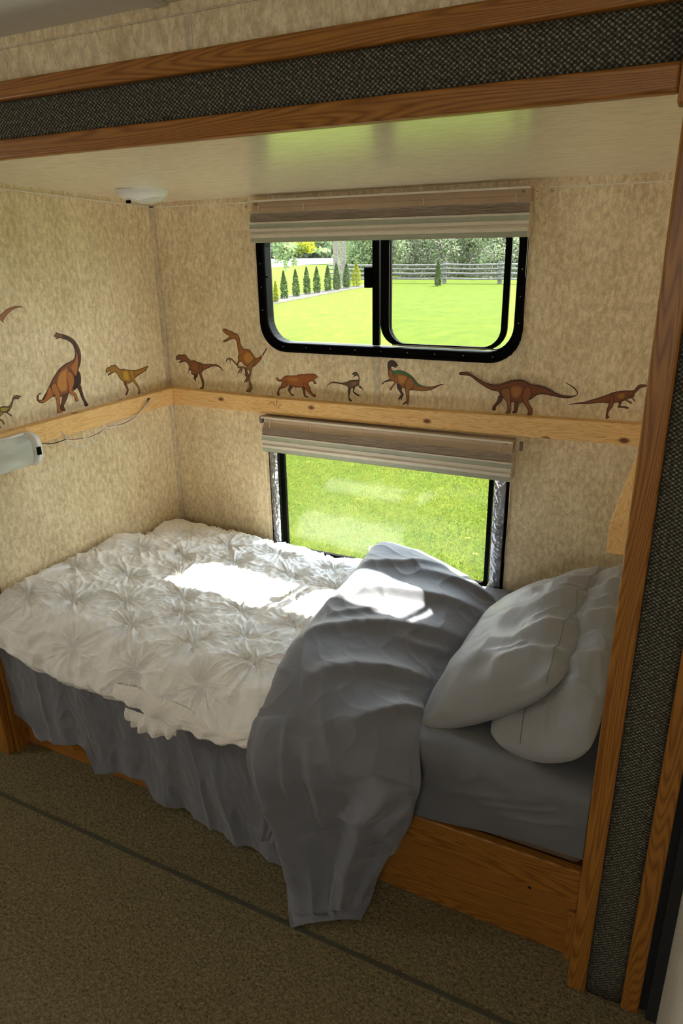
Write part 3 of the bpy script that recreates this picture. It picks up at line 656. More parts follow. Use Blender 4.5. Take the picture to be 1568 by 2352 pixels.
def sticker(name, label, mp, axis, layers):
    """layers: (polygon, inner colour, edge colour, edge width in mm, wrinkle strength)"""
    V = []; F = []; C = []
    for li, (poly, ci, ce, ew, wr) in enumerate(layers):
        pl = smooth_poly([mp(q) for q in poly]); off = .0004+.00022*li
        lo, hi = pl.min(0), pl.max(0); st = max(.0016, min(.003, (hi-lo).max()/60))
        gx, gy = np.meshgrid(np.arange(lo[0], hi[0], st), np.arange(lo[1], hi[1], st)); G = np.stack([gx.ravel(), gy.ravel()], 1)
        ins = np.zeros(len(G), bool); A = pl; B = np.roll(A, -1, 0)
        for a, b_ in zip(A, B):
            c_ = ((a[1] > G[:, 1]) != (b_[1] > G[:, 1]))
            with np.errstate(divide='ignore', invalid='ignore'): xx = (b_[0]-a[0])*(G[:, 1]-a[1])/(b_[1]-a[1])+a[0]
            ins ^= c_ & (G[:, 0] < xx)
        G = G[ins]
        if len(G): G = G[poly_dist(G, pl) > st*.45]
        pts = [Vector(p_) for p_ in pl]+[Vector(g) for g in G]; n = len(pl)
        vs, es, fs, *_ = delaunay_2d_cdt(pts, [], [list(range(n))], 1, 1e-7)
        vs = np.array([tuple(v_) for v_ in vs]); d = poly_dist(vs, pl)
        k = sstep(0, ew*.0013, d)[:, None]
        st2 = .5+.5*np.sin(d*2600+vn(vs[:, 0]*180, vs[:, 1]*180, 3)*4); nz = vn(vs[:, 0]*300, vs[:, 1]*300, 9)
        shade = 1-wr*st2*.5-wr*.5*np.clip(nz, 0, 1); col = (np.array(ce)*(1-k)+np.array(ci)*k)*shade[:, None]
        base = len(V)
        for (a, b_) in vs: V.append((a, -off, b_) if axis == 1 else (off, a, b_))
        for f in fs: F.append([base+i for i in f])
        C += [(*c_, 1) for c_ in col]
    o = raw(name, V, F, M['sticker'], origin=V[int(np.argmin([v_[2] for v_ in V]))])
    ca = o.data.color_attributes.new('print', 'FLOAT_COLOR', 'POINT'); ca.data.foreach_set('color', np.array(C, np.float32).ravel())
    return tag(o, label, 'sticker', 'dinosaur stickers on the walls')
OR, DK, RD, YL = (.50, .19, .05), (.035, .018, .015), (.33, .10, .03), (.55, .30, .04)
m1 = mapper(0, 680, 7.127, 0)
DB = (.09, .05, .035)
sticker('dinosaur_sticker', 'tall long-necked orange dinosaur sticker with curled tail on left wall', m1, 0, [
 ([(1020,1640),(1115,1590),(1105,1660),(1070,1740),(1045,1810),(1075,1870),(1040,1885),(1000,1860),(990,1800),(1005,1720)], (.16,.06,.03), DK, 3, .5),
 ([(1260,1490),(1310,1440),(1345,1550),(1385,1680),(1420,1740),(1445,1790),(1390,1808),(1375,1750),(1340,1690),(1310,1620),(1290,1560)], (.10,.045,.03), DK, 3, .5),
 ([(878,650),(905,625),(905,600),(925,592),(945,605),(1000,618),(1060,632),(1130,660),(1200,705),(1250,765),(1290,840),(1315,910),(1325,1000),(1315,1100),(1290,1180),(1285,1215),(1310,1270),(1325,1340),(1320,1430),(1300,1480),(1255,1510),(1215,1545),(1180,1555),(1130,1590),(1060,1620),(1000,1655),(960,1640),(900,1645),(850,1655),(800,1690),(745,1730),(690,1752),(640,1745),(610,1710),(600,1660),(610,1620),(640,1592),(695,1588),(650,1605),(630,1640),(628,1680),(645,1700),(690,1690),(730,1620),(775,1545),(815,1450),(850,1370),(900,1290),(960,1200),(1030,1135),(1100,1090),(1170,1060),(1205,1030),(1225,980),(1225,920),(1210,860),(1190,800),(1140,750),(1080,715),(1020,700),(970,690),(935,700),(915,703),(900,690),(935,680),(910,668),(885,668)], (.27,.10,.04), DK, 4, .5),
 ([(1210,1310),(1260,1220),(1300,1290),(1310,1400),(1280,1480),(1200,1530),(1190,1420)], (.05,.03,.022), DK, 2, .2),
 ([(1020,640),(1120,675),(1220,760),(1280,880),(1300,1000),(1295,1120),(1270,1160),(1275,1020),(1250,900),(1200,800),(1120,720),(1040,690)], DB, DK, 3, .4),
 ([(1240,880),(1270,980),(1275,1100),(1245,1310),(1190,1240),(1150,1160),(1210,1080),(1240,1000)], OR, RD, 2, .6),
 ([(950,1270),(1040,1180),(1090,1160),(1120,1230),(1110,1380),(1115,1480),(1090,1560),(1000,1590),(950,1540),(910,1440)], (.62,.27,.07), (.30,.11,.04), 9, .6),
 ([(1090,1230),(1160,1250),(1205,1330),(1205,1450),(1170,1530),(1215,1570),(1255,1620),(1265,1670),(1285,1705),(1265,1725),(1225,1715),(1220,1660),(1195,1630),(1140,1600),(1120,1560),(1115,1450),(1090,1350)], OR, (.15,.05,.02), 2.5, .5),
 ([(840,1450),(900,1420),(940,1500),(975,1600),(980,1680),(975,1760),(985,1840),(1018,1890),(990,1905),(940,1920),(930,1880),(935,1800),(920,1720),(905,1650),(860,1590),(835,1520)], OR, (.12,.04,.02), 2.5, .55),
 ([(800,1480),(850,1560),(860,1630),(800,1680),(720,1735),(660,1735),(640,1712),(700,1700),(750,1620)], OR, RD, 2, .6)])
sticker('dinosaur_sticker', 'small slim olive dinosaur sticker cut by the left edge of the photo', m1, 0, [
 ([(-30,2115),(15,2145),(10,2155),(-30,2150)], DB, DK, 1, .2),
 ([(120,1900),(150,1925),(185,1945),(190,1970),(175,1965),(150,1945),(110,1920)], DB, DK, 1, .3),
 ([(340,1655),(330,1635),(270,1620),(220,1640),(200,1690),(185,1740),(150,1800),(90,1805),(30,1805),(-40,1830),(-120,1860),(-250,1840),(-400,1790),(-250,1870),(-120,1910),(-30,1930),(60,1910),(120,1905),(160,1870),(195,1800),(210,1740),(230,1690),(280,1690),(333,1680),(285,1668)], (.20,.12,.04), DK, 2.5, .4),
 ([(10,1830),(110,1825),(130,1860),(60,1895),(10,1880)], (.45,.33,.06), (.2,.13,.04), 2, .3),
 ([(-60,1870),(20,1890),(50,1930),(0,1970),(-20,2010),(40,2030),(70,2095),(50,2090),(30,2050),(-40,2025),(-60,1960)], (.35,.26,.05), DK, 2, .4)])
sticker('pterosaur_sticker', 'flying reptile sticker with pointed orange wing high on left wall', m1, 0, [
 ([(378,182),(300,160),(200,175),(110,210),(50,265),(0,300),(-80,330),(-200,300),(-350,250),(-250,330),(-100,400),(0,395),(120,495),(60,430),(70,370),(120,300),(200,230),(290,192)], (.40,.16,.07), (.10,.06,.03), 1.8, .2)])
m2 = mapper(230, 810, 5.407, 0)
sticker('dinosaur_sticker', 'small yellow two-legged dinosaur sticker on left wall near the corner', m2, 0, [
 ([(290,350),(330,370),(335,410),(352,450),(348,490),(330,525),(308,525),(320,500),(328,460),(310,420),(290,385)], (.22,.08,.03), DK, 2.5, .3),
 ([(68,240),(68,210),(85,185),(115,178),(130,155),(150,160),(175,147),(200,160),(225,190),(250,207),(290,200),(340,212),(400,218),(460,210),(520,190),(570,170),(597,160),(590,190),(572,215),(570,255),(563,225),(520,255),(470,285),(430,320),(410,350),(375,375),(350,385),(300,365),(265,345),(235,310),(215,275),(190,245),(160,250),(130,270),(100,285),(92,270),(120,240),(122,222),(95,245),(75,250)], (.42,.21,.04), DK, 4, .4),
 ([(280,230),(340,222),(365,290),(365,345),(320,350),(285,320)], (.65,.40,.06), (.42,.21,.04), 6, .5),
 ([(350,218),(405,222),(425,290),(430,340),(460,390),(480,430),(490,470),(505,500),(490,495),(490,512),(470,512),(462,495),(475,470),(460,430),(425,390),(395,340),(365,280)], (.50,.25,.04), DK, 3, .4)])
m2b = mapper(230, 810, 5.407, 1)
sticker('dinosaur_sticker', 'small brown big-headed dinosaur sticker on back wall beside the corner', m2b, 1, [
 ([(1160,270),(1215,275),(1200,310),(1185,320),(1192,350),(1175,345),(1160,310),(1170,290)], (.08,.04,.03), DK, 2, .2),
 ([(1100,200),(1120,210),(1095,240),(1093,270),(1086,250),(1100,225)], (.10,.05,.03), DK, 1, .2),
 ([(940,70),(945,45),(965,30),(995,18),(1000,28),(1040,20),(1065,30),(1090,60),(1130,100),(1160,92),(1200,110),(1240,120),(1280,138),(1340,140),(1410,140),(1460,150),(1500,180),(1540,240),(1490,190),(1450,172),(1400,170),(1340,195),(1290,215),(1270,240),(1225,265),(1190,275),(1150,275),(1130,255),(1130,230),(1105,200),(1100,160),(1075,125),(1050,110),(1010,120),(980,128),(975,118),(1000,100),(1000,85),(970,88),(945,85)], (.30,.12,.05), DK, 4.5, .4),
 ([(1130,140),(1170,115),(1215,130),(1220,200),(1180,230),(1140,200)], (.34,.13,.05), (.12,.05,.03), 2, .4),
 ([(1225,130),(1270,150),(1275,220),(1260,260),(1280,320),(1290,380),(1285,445),(1240,447),(1240,435),(1265,425),(1268,380),(1245,310),(1228,250)], (.25,.10,.04), DK, 3, .4)])
m3 = mapper(490, 740, 6.272, 1)
sticker('dinosaur_sticker', 'tall upright orange raptor sticker with open jaws left of upper window', m3, 1, [
 ([(450,660),(490,690),(500,740),(540,770),(510,820),(480,880),(470,850),(445,875),(440,860),(475,800),(455,770),(455,720)], (.16,.08,.04), DK, 2, .4),
 ([(350,635),(310,600),(275,560),(245,545),(250,605),(238,580),(232,545),(205,540),(190,575),(182,550),(205,515),(240,512),(275,530),(330,585),(360,620)], (.25,.12,.06), DK, 1.5, .3),
 ([(132,115),(150,95),(180,95),(220,115),(260,130),(285,140),(300,158),(335,162),(360,190),(380,230),(390,290),(410,350),(440,380),(470,385),(510,390),(545,420),(575,465),(610,515),(660,500),(700,465),(735,420),(775,360),(765,400),(735,450),(700,520),(650,580),(600,630),(565,645),(550,620),(500,640),(450,620),(430,600),(400,565),(375,580),(360,600),(350,640),(342,600),(355,545),(350,500),(365,440),(350,380),(340,320),(325,260),(300,240),(260,245),(210,270),(160,290),(140,280),(145,265),(200,235),(222,215),(220,190),(180,170),(150,145)], (.38,.15,.04), DK, 3.5, .5),
 ([(430,480),(480,420),(540,440),(585,510),(570,570),(500,610),(440,560)], (.58,.27,.05), (.38,.15,.04), 7, .5),
 ([(355,640),(440,640),(480,660),(490,690),(450,680),(425,665),(405,735),(392,730),(405,680),(365,740),(355,720),(385,665),(350,665)], (.22,.12,.06), DK, 1.5, .3),
 ([(480,640),(560,560),(600,520),(600,580),(570,650),(550,710),(545,760),(530,800),(540,860),(560,930),(560,970),(545,975),(530,1005),(500,1005),(465,990),(500,960),(515,920),(505,830),(515,760),(520,700),(490,680)], (.34,.17,.06), DK, 3, .5)])
CA = (.40,.13,.04)
sticker('sabre_tooth_sticker', 'reddish sabre-toothed cat sticker below left corner of upper window', m3, 1, [
 ([(1085,905),(1150,930),(1110,980),(1125,1030),(1160,1045),(1155,1060),(1120,1055),(1100,1020),(1070,975),(1090,940)], (.20,.08,.04), DK, 2.5, .3),
 ([(1270,935),(1320,950),(1325,1050),(1370,1075),(1365,1085),(1320,1080),(1300,1050),(1290,990)], (.20,.08,.04), DK, 2.5, .3),
 ([(905,795),(925,800),(950,825),(985,820),(1010,785),(1060,768),(1130,768),(1200,765),(1225,745),(1250,755),(1280,742),(1305,755),(1330,740),(1350,750),(1370,732),(1395,748),(1430,742),(1480,755),(1510,790),(1507,800),(1495,802),(1478,806),(1462,820),(1460,850),(1485,870),(1480,890),(1445,885),(1435,855),(1400,855),(1375,870),(1370,920),(1330,950),(1260,940),(1180,940),(1120,910),(1080,900),(1050,930),(1000,950),(985,910),(985,860),(950,858),(915,835)], CA, (.09,.04,.02), 3.5, .5),
 ([(1060,790),(1190,785),(1240,830),(1200,870),(1080,850)], (.52,.22,.05), CA, 7, .4),
 ([(1495,800),(1502,800),(1500,850),(1497,848)], (.8,.78,.7), (.5,.45,.4), 1, 0), ([(1480,806),(1487,806),(1486,848),(1483,846)], (.8,.78,.7), (.5,.45,.4), 1, 0),
 ([(985,880),(1060,850),(1065,920),(1010,950),(960,965),(945,1010),(960,1050),(930,1055),(915,1030),(930,985),(950,940),(975,920)], (.34,.11,.04), DK, 2.5, .3),
 ([(1290,880),(1370,900),(1400,970),(1440,1030),(1475,1035),(1480,1065),(1455,1083),(1420,1060),(1370,1010),(1320,960)], (.36,.12,.04), DK, 2.5, .3)])
m4 = mapper(740, 810, 5.227, 1)
sticker('dinosaur_sticker', 'smallest slim brown dinosaur sticker under the middle of upper window', m4, 1, [
 ([(370,420),(400,405),(380,465),(440,505),(445,525),(420,515),(370,480)], (.07,.045,.03), DK, 1.5, .3),
 ([(350,260),(365,245),(400,233),(425,245),(440,280),(450,320),(445,370),(435,400),(400,405),(370,425),(340,430),(315,425),(290,400),(250,385),(190,372),(130,365),(90,375),(38,420),(70,380),(110,352),(150,348),(210,358),(280,355),(330,332),(400,325),(432,325),(435,295),(415,275),(390,285),(372,297),(385,270),(375,262)], (.17,.10,.06), DK, 3, .4),
 ([(345,360),(400,345),(420,370),(380,400),(350,395)], (.30,.14,.08), (.15,.08,.05), 2, .4),
 ([(310,425),(345,428),(335,480),(325,530),(345,560),(360,582),(325,580),(315,540),(312,480)], (.08,.05,.03), DK, 1.5, .3),
 ([(440,370),(460,400),(485,430),(490,460),(478,440),(470,425),(455,430),(430,400),(450,405)], (.07,.045,.03), DK, 1, .2)])
sticker('dinosaur_sticker', 'green-backed orange dinosaur sticker with parrot-like beak under upper window', m4, 1, [
 ([(825,315),(830,340),(780,350),(740,360),(730,380),(708,378),(740,345),(800,320)], (.10,.06,.05), DK, 1.5, .3),
 ([(900,370),(960,420),(950,450),(980,500),(960,540),(950,578),(935,545),(920,578),(912,545),(945,500),(905,440),(893,400)], (.09,.05,.05), DK, 2, .3),
 ([(782,150),(790,110),(820,90),(845,90),(880,110),(908,150),(905,165),(885,160),(895,180),(870,178),(835,165),(828,190),(850,220),(900,212),(950,215),(1010,240),(1060,270),(1110,320),(1150,370),(1210,400),(1280,410),(1350,400),(1420,378),(1468,378),(1410,395),(1340,435),(1260,458),(1180,462),(1110,452),(1050,450),(1000,430),(960,415),(900,370),(865,350),(820,330),(800,300),(790,250),(785,200)], (.40,.16,.05), DK, 3, .6),
 ([(786,150),(794,112),(820,95),(845,94),(880,115),(903,150),(870,172),(832,160),(815,200),(790,200)], (.08,.055,.05), DK, 2, .3),
 ([(850,222),(900,214),(950,218),(1010,243),(1060,273),(1110,323),(1150,372),(1230,408),(1150,400),(1095,355),(1040,300),(980,262),(900,250),(860,270),(830,215)], (.08,.22,.11), (.03,.09,.05), 1.5, .6),
 ([(900,265),(980,270),(1030,310),(1010,360),(950,380),(910,340)], (.60,.27,.07), (.40,.16,.05), 5, .5),
 ([(870,285),(905,285),(900,350),(870,390),(845,420),(835,450),(808,440),(825,405),(865,360)], (.42,.18,.06), DK, 2, .4),
 ([(1000,330),(1060,285),(1110,360),(1090,420),(1045,460),(1045,520),(1040,570),(1030,635),(1015,600),(980,625),(965,610),(1000,585),(1010,560),(1000,480),(990,400)], (.42,.18,.06), DK, 3, .6)])
m5 = mapper(1040, 830, 5.227, 1)
BR = (.22,.07,.025)
top = [(160,115),(210,125),(260,155),(330,200),(400,240),(470,262),(530,268),(600,258),(670,235),(740,218),(820,215),(880,232),(940,262),(1010,275),(1080,290),(1160,320),(1230,360),(1310,395),(1390,405),(1460,402)]
spk = []; cum = [0]
for a, b_ in zip(top, top[1:]): cum.append(cum[-1]+math.dist(a, b_))
for k in range(62):
    s_ = cum[-1]*k/61; px = float(np.interp(s_, cum, [a for a, _ in top])); py = float(np.interp(s_, cum, [b_ for _, b_ in top]))
    spk.append(([(px-5, py+3), (px-1, py-6), (px+3, py-13), (px+4, py-5), (px+6, py+3)], DK, DK, 1, 0))
sticker('dinosaur_sticker', 'long reddish-brown four-legged dinosaur sticker with spiny back and whip tail', m5, 1, spk+[
 ([(565,395),(615,440),(570,500),(530,535),(525,578),(483,575),(495,525),(540,470)], (.14,.05,.025), DK, 2.5, .4),
 ([(750,480),(805,488),(790,540),(775,610),(718,605),(745,570)], (.14,.05,.025), DK, 2.5, .4),
 ([(78,135),(110,120),(160,115),(210,125),(260,155),(330,200),(400,240),(470,262),(530,268),(600,258),(670,235),(740,218),(820,215),(880,232),(940,262),(1010,275),(1080,290),(1160,320),(1230,360),(1310,395),(1390,405),(1460,402),(1495,380),(1490,350),(1440,300),(1385,265),(1342,232),(1400,262),(1470,305),(1510,360),(1495,395),(1440,425),(1370,435),(1290,425),(1200,405),(1130,390),(1060,385),(1000,405),(960,440),(910,460),(860,480),(800,488),(740,480),(680,470),(620,435),(580,405),(560,355),(500,345),(420,310),(340,260),(280,215),(230,175),(180,162),(130,158),(90,155),(98,145)], BR, DK, 4.5, .5),
 ([(700,290),(780,265),(860,300),(845,380),(800,440),(730,440),(690,370)], (.42,.18,.05), BR, 9, .6),
 ([(590,330),(660,300),(700,330),(710,470),(705,540),(697,612),(640,605),(665,575),(655,480),(620,430),(590,380)], (.32,.13,.045), DK, 3.5, .5),
 ([(850,340),(890,290),(940,300),(960,400),(915,465),(940,520),(962,560),(960,632),(900,630),(915,600),(905,560),(860,490),(840,430)], (.30,.10,.035), DK, 3.5, .5)])
m6 = mapper(1290, 860, 7.467, 1)
sticker('dinosaur_sticker', 'running reddish dinosaur sticker at right end partly behind the oak post', m6, 1, [
 ([(970,470),(1040,460),(1000,540),(1080,545),(1155,570),(1120,590),(1060,575),(960,570),(955,550),(975,520)], (.14,.055,.025), DK, 2, .3),
 ([(1180,405),(1215,400),(1250,440),(1250,460),(1235,455),(1210,420)], (.12,.05,.025), DK, 1, .2),
 ([(95,530),(180,500),(280,482),(400,465),(500,430),(600,405),(700,370),(800,335),(890,300),(980,285),(1100,272),(1220,272),(1260,240),(1300,190),(1350,168),(1430,172),(1470,180),(1490,200),(1460,205),(1425,215),(1350,235),(1290,290),(1245,340),(1235,385),(1180,405),(1100,440),(1040,460),(960,480),(900,490),(830,498),(750,490),(700,485),(600,490),(480,505),(350,508),(200,512)], (.26,.085,.025), DK, 3.5, .45),
 ([(940,330),(1060,300),(1100,340),(1080,410),(1000,440),(940,400)], (.42,.20,.03), BR, 6, .4),
 ([(820,400),(850,340),(890,360),(890,440),(885,520),(840,590),(800,640),(795,700),(825,750),(795,740),(775,770),(750,750),(755,690),(765,630),(790,540),(805,490)], (.28,.10,.03), DK, 3, .3),
 ([(1090,400),(1180,340),(1190,370),(1110,430),(1160,450),(1200,480),(1195,505),(1170,495),(1100,455)], (.26,.10,.03), DK, 1.5, .3)])

# ------------------------------------------------------------------ bed
t = thing('bed_base', (.93, -.94, 0), 'oak-faced bed base box under the mattress', 'bed')
MB().box((-.03, -.9398, .0), (L-.005, -.915, .268)).obj('front_panel', M['oak_x'], t, bevel=.004)
MB().box((.0, -.915, .20), (L-.005, -.003, .262)).obj('platform', M['oak_x'], t)
MB().box((1.842, -.952, .0), (1.861, -.9403, .15)).obj('end_strip', M['oak_z'], t, bevel=.003)
MB().box((-.035, -.952, .0), (-.012, -.9403, .25)).obj('end_strip', M['oak_z'], t, bevel=.003)
kp = at(1208+8, 2040-1, 1, -.9405)
MB().tube([(kp.x, -.9388, kp.z), (kp.x, -.9402, kp.z)], .0045, 10).obj('knot_hole', M['dark'], t)
o = MB().box((.012, -.925, .268), (L-.008, -.012, .47)).obj('mattress', M['mesh_brown'], bevel=.02, seg=4); tag(o, 'mattress with brown mesh side showing along right front edge', 'mattress')
def fitted():
    nx, ns = 240, 300; x = np.linspace(.9, L-.006, nx); s = np.linspace(0, 1.13, ns); X, S = np.meshgrid(x, s, indexing='ij')
    r = .045; y_t = -.02; flat = .865
    a = np.clip((S-flat)/r, 0, np.pi/2); dn = np.clip(S-flat-r*np.pi/2, 0, 1)
    lim = .172-.035*sstep(1.42, 1.80, X)
    dn = dn/dn.max()*lim
    Y = y_t-np.minimum(S, flat)-r*np.sin(a)-.006; Z = .487-r*(1-np.cos(a))-dn
    P = np.stack([X, Y, Z], 2); nr = normals(P)
    side = sstep(flat-.05, flat+.12, S)
    h = .0030*vn(X*5, S*7, 6)
    h += fold_lines(X, S, [([(1.43, .80), (1.60, .90), (1.76, .98)], .010, .045), ([(1.50, 1.02), (1.62, .99), (1.76, .94)], .008, .018), ([(1.60, 1.03), (1.70, 1.00), (1.79, .97)], .006, .012), ([(1.55, .97), (1.58, .95), (1.62, .90)], .006, .014),
        ([(1.45, 1.04), (1.47, .98), (1.49, .94)], .006, .012), ([(1.66, 1.05), (1.76, 1.03), (1.83, 1.00)], .006, .014), ([(1.55, .62), (1.64, .76), (1.74, .88)], .006, .03)])
    P = P + nr*h[..., None]*np.sign(nr[:, :1, 2:3].mean()+1e-9)
    o = fast('fitted_sheet', P, grid_faces(nx, ns), M['gray_fit'], None, solid=.003, flip=nr[5, 5, 2] < 0); return tag(o, 'dark grey fitted sheet stretched over mattress below the pillows', 'sheet')
fitted()
STARS = [(.043,-.301),(.196,-.207),(.4,-.239),(.623,-.227),(.862,-.242),(.02,-.553),(.145,-.452),(.307,-.393),(.069,-.70),(.258,-.638),(.393,-.523),(.627,-.512),(.953,-.386),(.235,-.87),(.382,-.785),(.524,-.68),(.748,-.663),(.855,-.516),(.49,-.885),(.606,-.776),(.855,-.80),(.949,-.668),(.732,-.895),(.948,-.90),(.52,-.37),(.36,-1.02),(.10,-.93),(.08,-1.06),(.61,-1.03),(.84,-1.02),(.75,-.36),(.26,-.07),(.52,-.09),(.75,-.10),(1.05,-.52),(1.05,-.25)]
def comforter():
    nx, ns = 400, 420; xx = np.linspace(0, 1, nx); s = np.linspace(0, 1, ns)
    U, S_ = np.meshgrid(xx, s, indexing='ij')
    X = .012+1.11*U
    edge = [(0, 1500), (60, 1528), (150, 1545), (210, 1563), (255, 1574), (300, 1576), (380, 1592), (440, 1624), (480, 1648), (520, 1664), (590, 1682)]
    E = [at(a, b_-8, 1, -1.055) for a, b_ in edge]; ex = [e_.x for e_ in E]; ez = [e_.z for e_ in E]
    zt0 = .560
    flat, r = .82, .16; arc = r*np.pi/2; tot = flat+arc
    zed = np.interp(X-.03, ex, ez); dmax = np.maximum(.0, zt0-r*.93-zed)
    T = S_*(tot+dmax)
    a = np.clip((T-flat)/r, 0, np.pi/2); dn = np.clip(T-tot, 0, 1)
    Y = -.045-np.minimum(T, flat)-r*np.sin(a)*(1.0)-.01
    zt = zt0 + .055*np.exp(-(X/.20)**2)*sstep(-.25, -.5, Y) - .05*np.exp(-((Y+.04)/.06)**2)*sstep(.25, .6, X) + .015*vn(X*3.1, Y*3.3, 11) - .03*np.exp(-((Y+.04)/.04)**2)
    zt = zt - .03*sstep(.3, .0, -Y)*sstep(.6, .95, X)
    Z = zt-r*.93*(1-np.cos(a))-dn
    X = X - (.075*np.exp(-(U/.12)))*sstep(-.97, -1.03, Y)
    X = np.where(Y > -.985, np.maximum(X, .006), X)
    Z -= .045*np.exp(-(U/.012)**2)
    P = np.stack([X, Y, Z], 2); nr = normals(P); sg = 1 if nr[nx//2, ns//3, 2] > 0 else -1; nr = nr*sg
    A = .012+1.11*U; B = T+.055                      # cloth coordinates
    st = np.array([(sx, (-sy)*.985+.0) for sx, sy in STARS])
    h = np.zeros_like(A); dmin = np.full_like(A, 9.)
    for i, (sx, sy) in enumerate(st):
        dx, dy = A-sx, B-sy; rr = np.hypot(dx, dy); th = np.arctan2(dy, dx); dmin = np.minimum(dmin, rr)
        ph = rng.uniform(0, 6.28)
        wig = vn(rr*9+i*3.7, th*0+i, 5)*.35
        # sharp radial creases running out of each pintuck
        star = ridge((np.cos(th+wig)*1.7+ph), (np.sin(th+wig)*1.7+i), 60+i, 7)+.7*ridge(np.cos(th)*3.3+ph, np.sin(th)*3.3-i, 90+i, 6)
        amp = np.exp(-rr/.060)*sstep(0, .022, rr)
        h += (star-.45)*.0190*amp - .018*np.exp(-(rr/.013)**2)
    h += .008*sstep(.0, .10, dmin)
    wx = A+.025*vn(A*6, B*6, 21); wy = B+.025*vn(A*6, B*6, 22)
    ra, rb = wx*.8-wy*.6, wx*.6+wy*.8
    h += .0130*(facets(ra, rb*1.25, .066, 3)-.4)*sstep(.01, .07, dmin)+.0062*(facets(rb, ra*1.5, .036, 4)-.4)
    fr = sstep(flat-.1, flat+.15, T); h += fr*(.008*np.sin(A*38+3*vn(A*6, B*2, 8))*.5+.010*facets(A, B*.35, .05, 9))
    P = P + nr*h[..., None]
    P[..., 1] = np.minimum(P[..., 1], -.03); 
    msk = P[..., 1] > -.985; P[..., 0] = np.where(msk, np.maximum(P[..., 0], .005), P[..., 0])
    # roll the hem under
    k = sstep(.975, 1, S_); P[..., 1] += k*.02; P[..., 2] -= .0*k
    o = fast('comforter', P, grid_faces(nx, ns), M['white_cloth'], None, solid=.006, flip=sg < 0)
    return tag(o, 'rumpled white pintucked comforter spread over left half of the bed', 'comforter')
comf = comforter()
def strip(name, rows, mat_, bul, folds, nu=160, nv=300, parent=None, solid=.003, seed=1, skew=1):
    """cloth strip: rows of (left point, right point, bulge, bulge direction)"""
    ts = np.arange(len(rows)); q = np.linspace(0, len(rows)-1, nv)
    Lp = spline(ts, [r_[0] for r_ in rows], q); Rp = spline(ts, [r_[1] for r_ in rows], q)
    bb = spline(ts, [r_[2] for r_ in rows], q); bd = spline(ts, [r_[3] for r_ in rows], q); bd /= np.linalg.norm(bd, axis=1, keepdims=True)
    u = np.linspace(0, 1, nu); U = np.repeat(u[:, None], nv, 1); Tt = np.repeat(q[None], nu, 0)
    prof = (1-np.abs(2*U**skew-1)**bul) if skew == 1 else (1-np.abs(2*U**(1-(1-skew)*sstep(7, 4, Tt))-1)**bul)
    P = Lp[None]*(1-U[..., None])+Rp[None]*U[..., None]+bd[None]*(bb[None]*prof)[..., None]
    nr = normals(P); sg = np.sign((nr*bd[None]).sum()); nr *= sg
    P = P+nr*folds(U, Tt, P)[..., None]
    return fast(name, P, grid_faces(nu, nv), mat_, parent, solid=solid, flip=sg < 0)
up, fo, uf = (0, 0, 1), (0, -1, .05), (0, -.7, .7)
duvet_rows = [((1.0, -.040, .47), (1.44, -.035, .44), .070, up), ((.965, -.11, .545), (1.455, -.12, .46), .105, up), ((.975, -.24, .565), (1.45, -.25, .475), .105, up),
 ((1.0, -.42, .57), (1.425, -.45, .485), .085, up), ((1.0, -.65, .56), (1.41, -.65, .49), .075, up), ((1.01, -.84, .545), (1.425, -.80, .485), .075, (0, -.2, 1)),
 ((1.03, -.99, .50), (1.45, -.92, .48), .07, uf), ((1.04, -1.05, .42), (1.475, -.975, .41), .06, (0, -1, .4)), ((1.045, -1.05, .31), (1.465, -.985, .35), .05, fo),
 ((1.07, -1.045, .21), (1.45, -.985, .27), .045, fo), ((1.10, -1.05, .12), (1.41, -.99, .18), .045, fo), ((1.13, -1.07, .05), (1.375, -1.0, .09), .05, fo), ((1.165, -1.12, .018), (1.365, -1.03, .03), .04, fo), ((1.205, -1.175, .008), (1.36, -1.08, .012), .012, (0, -.3, 1))]
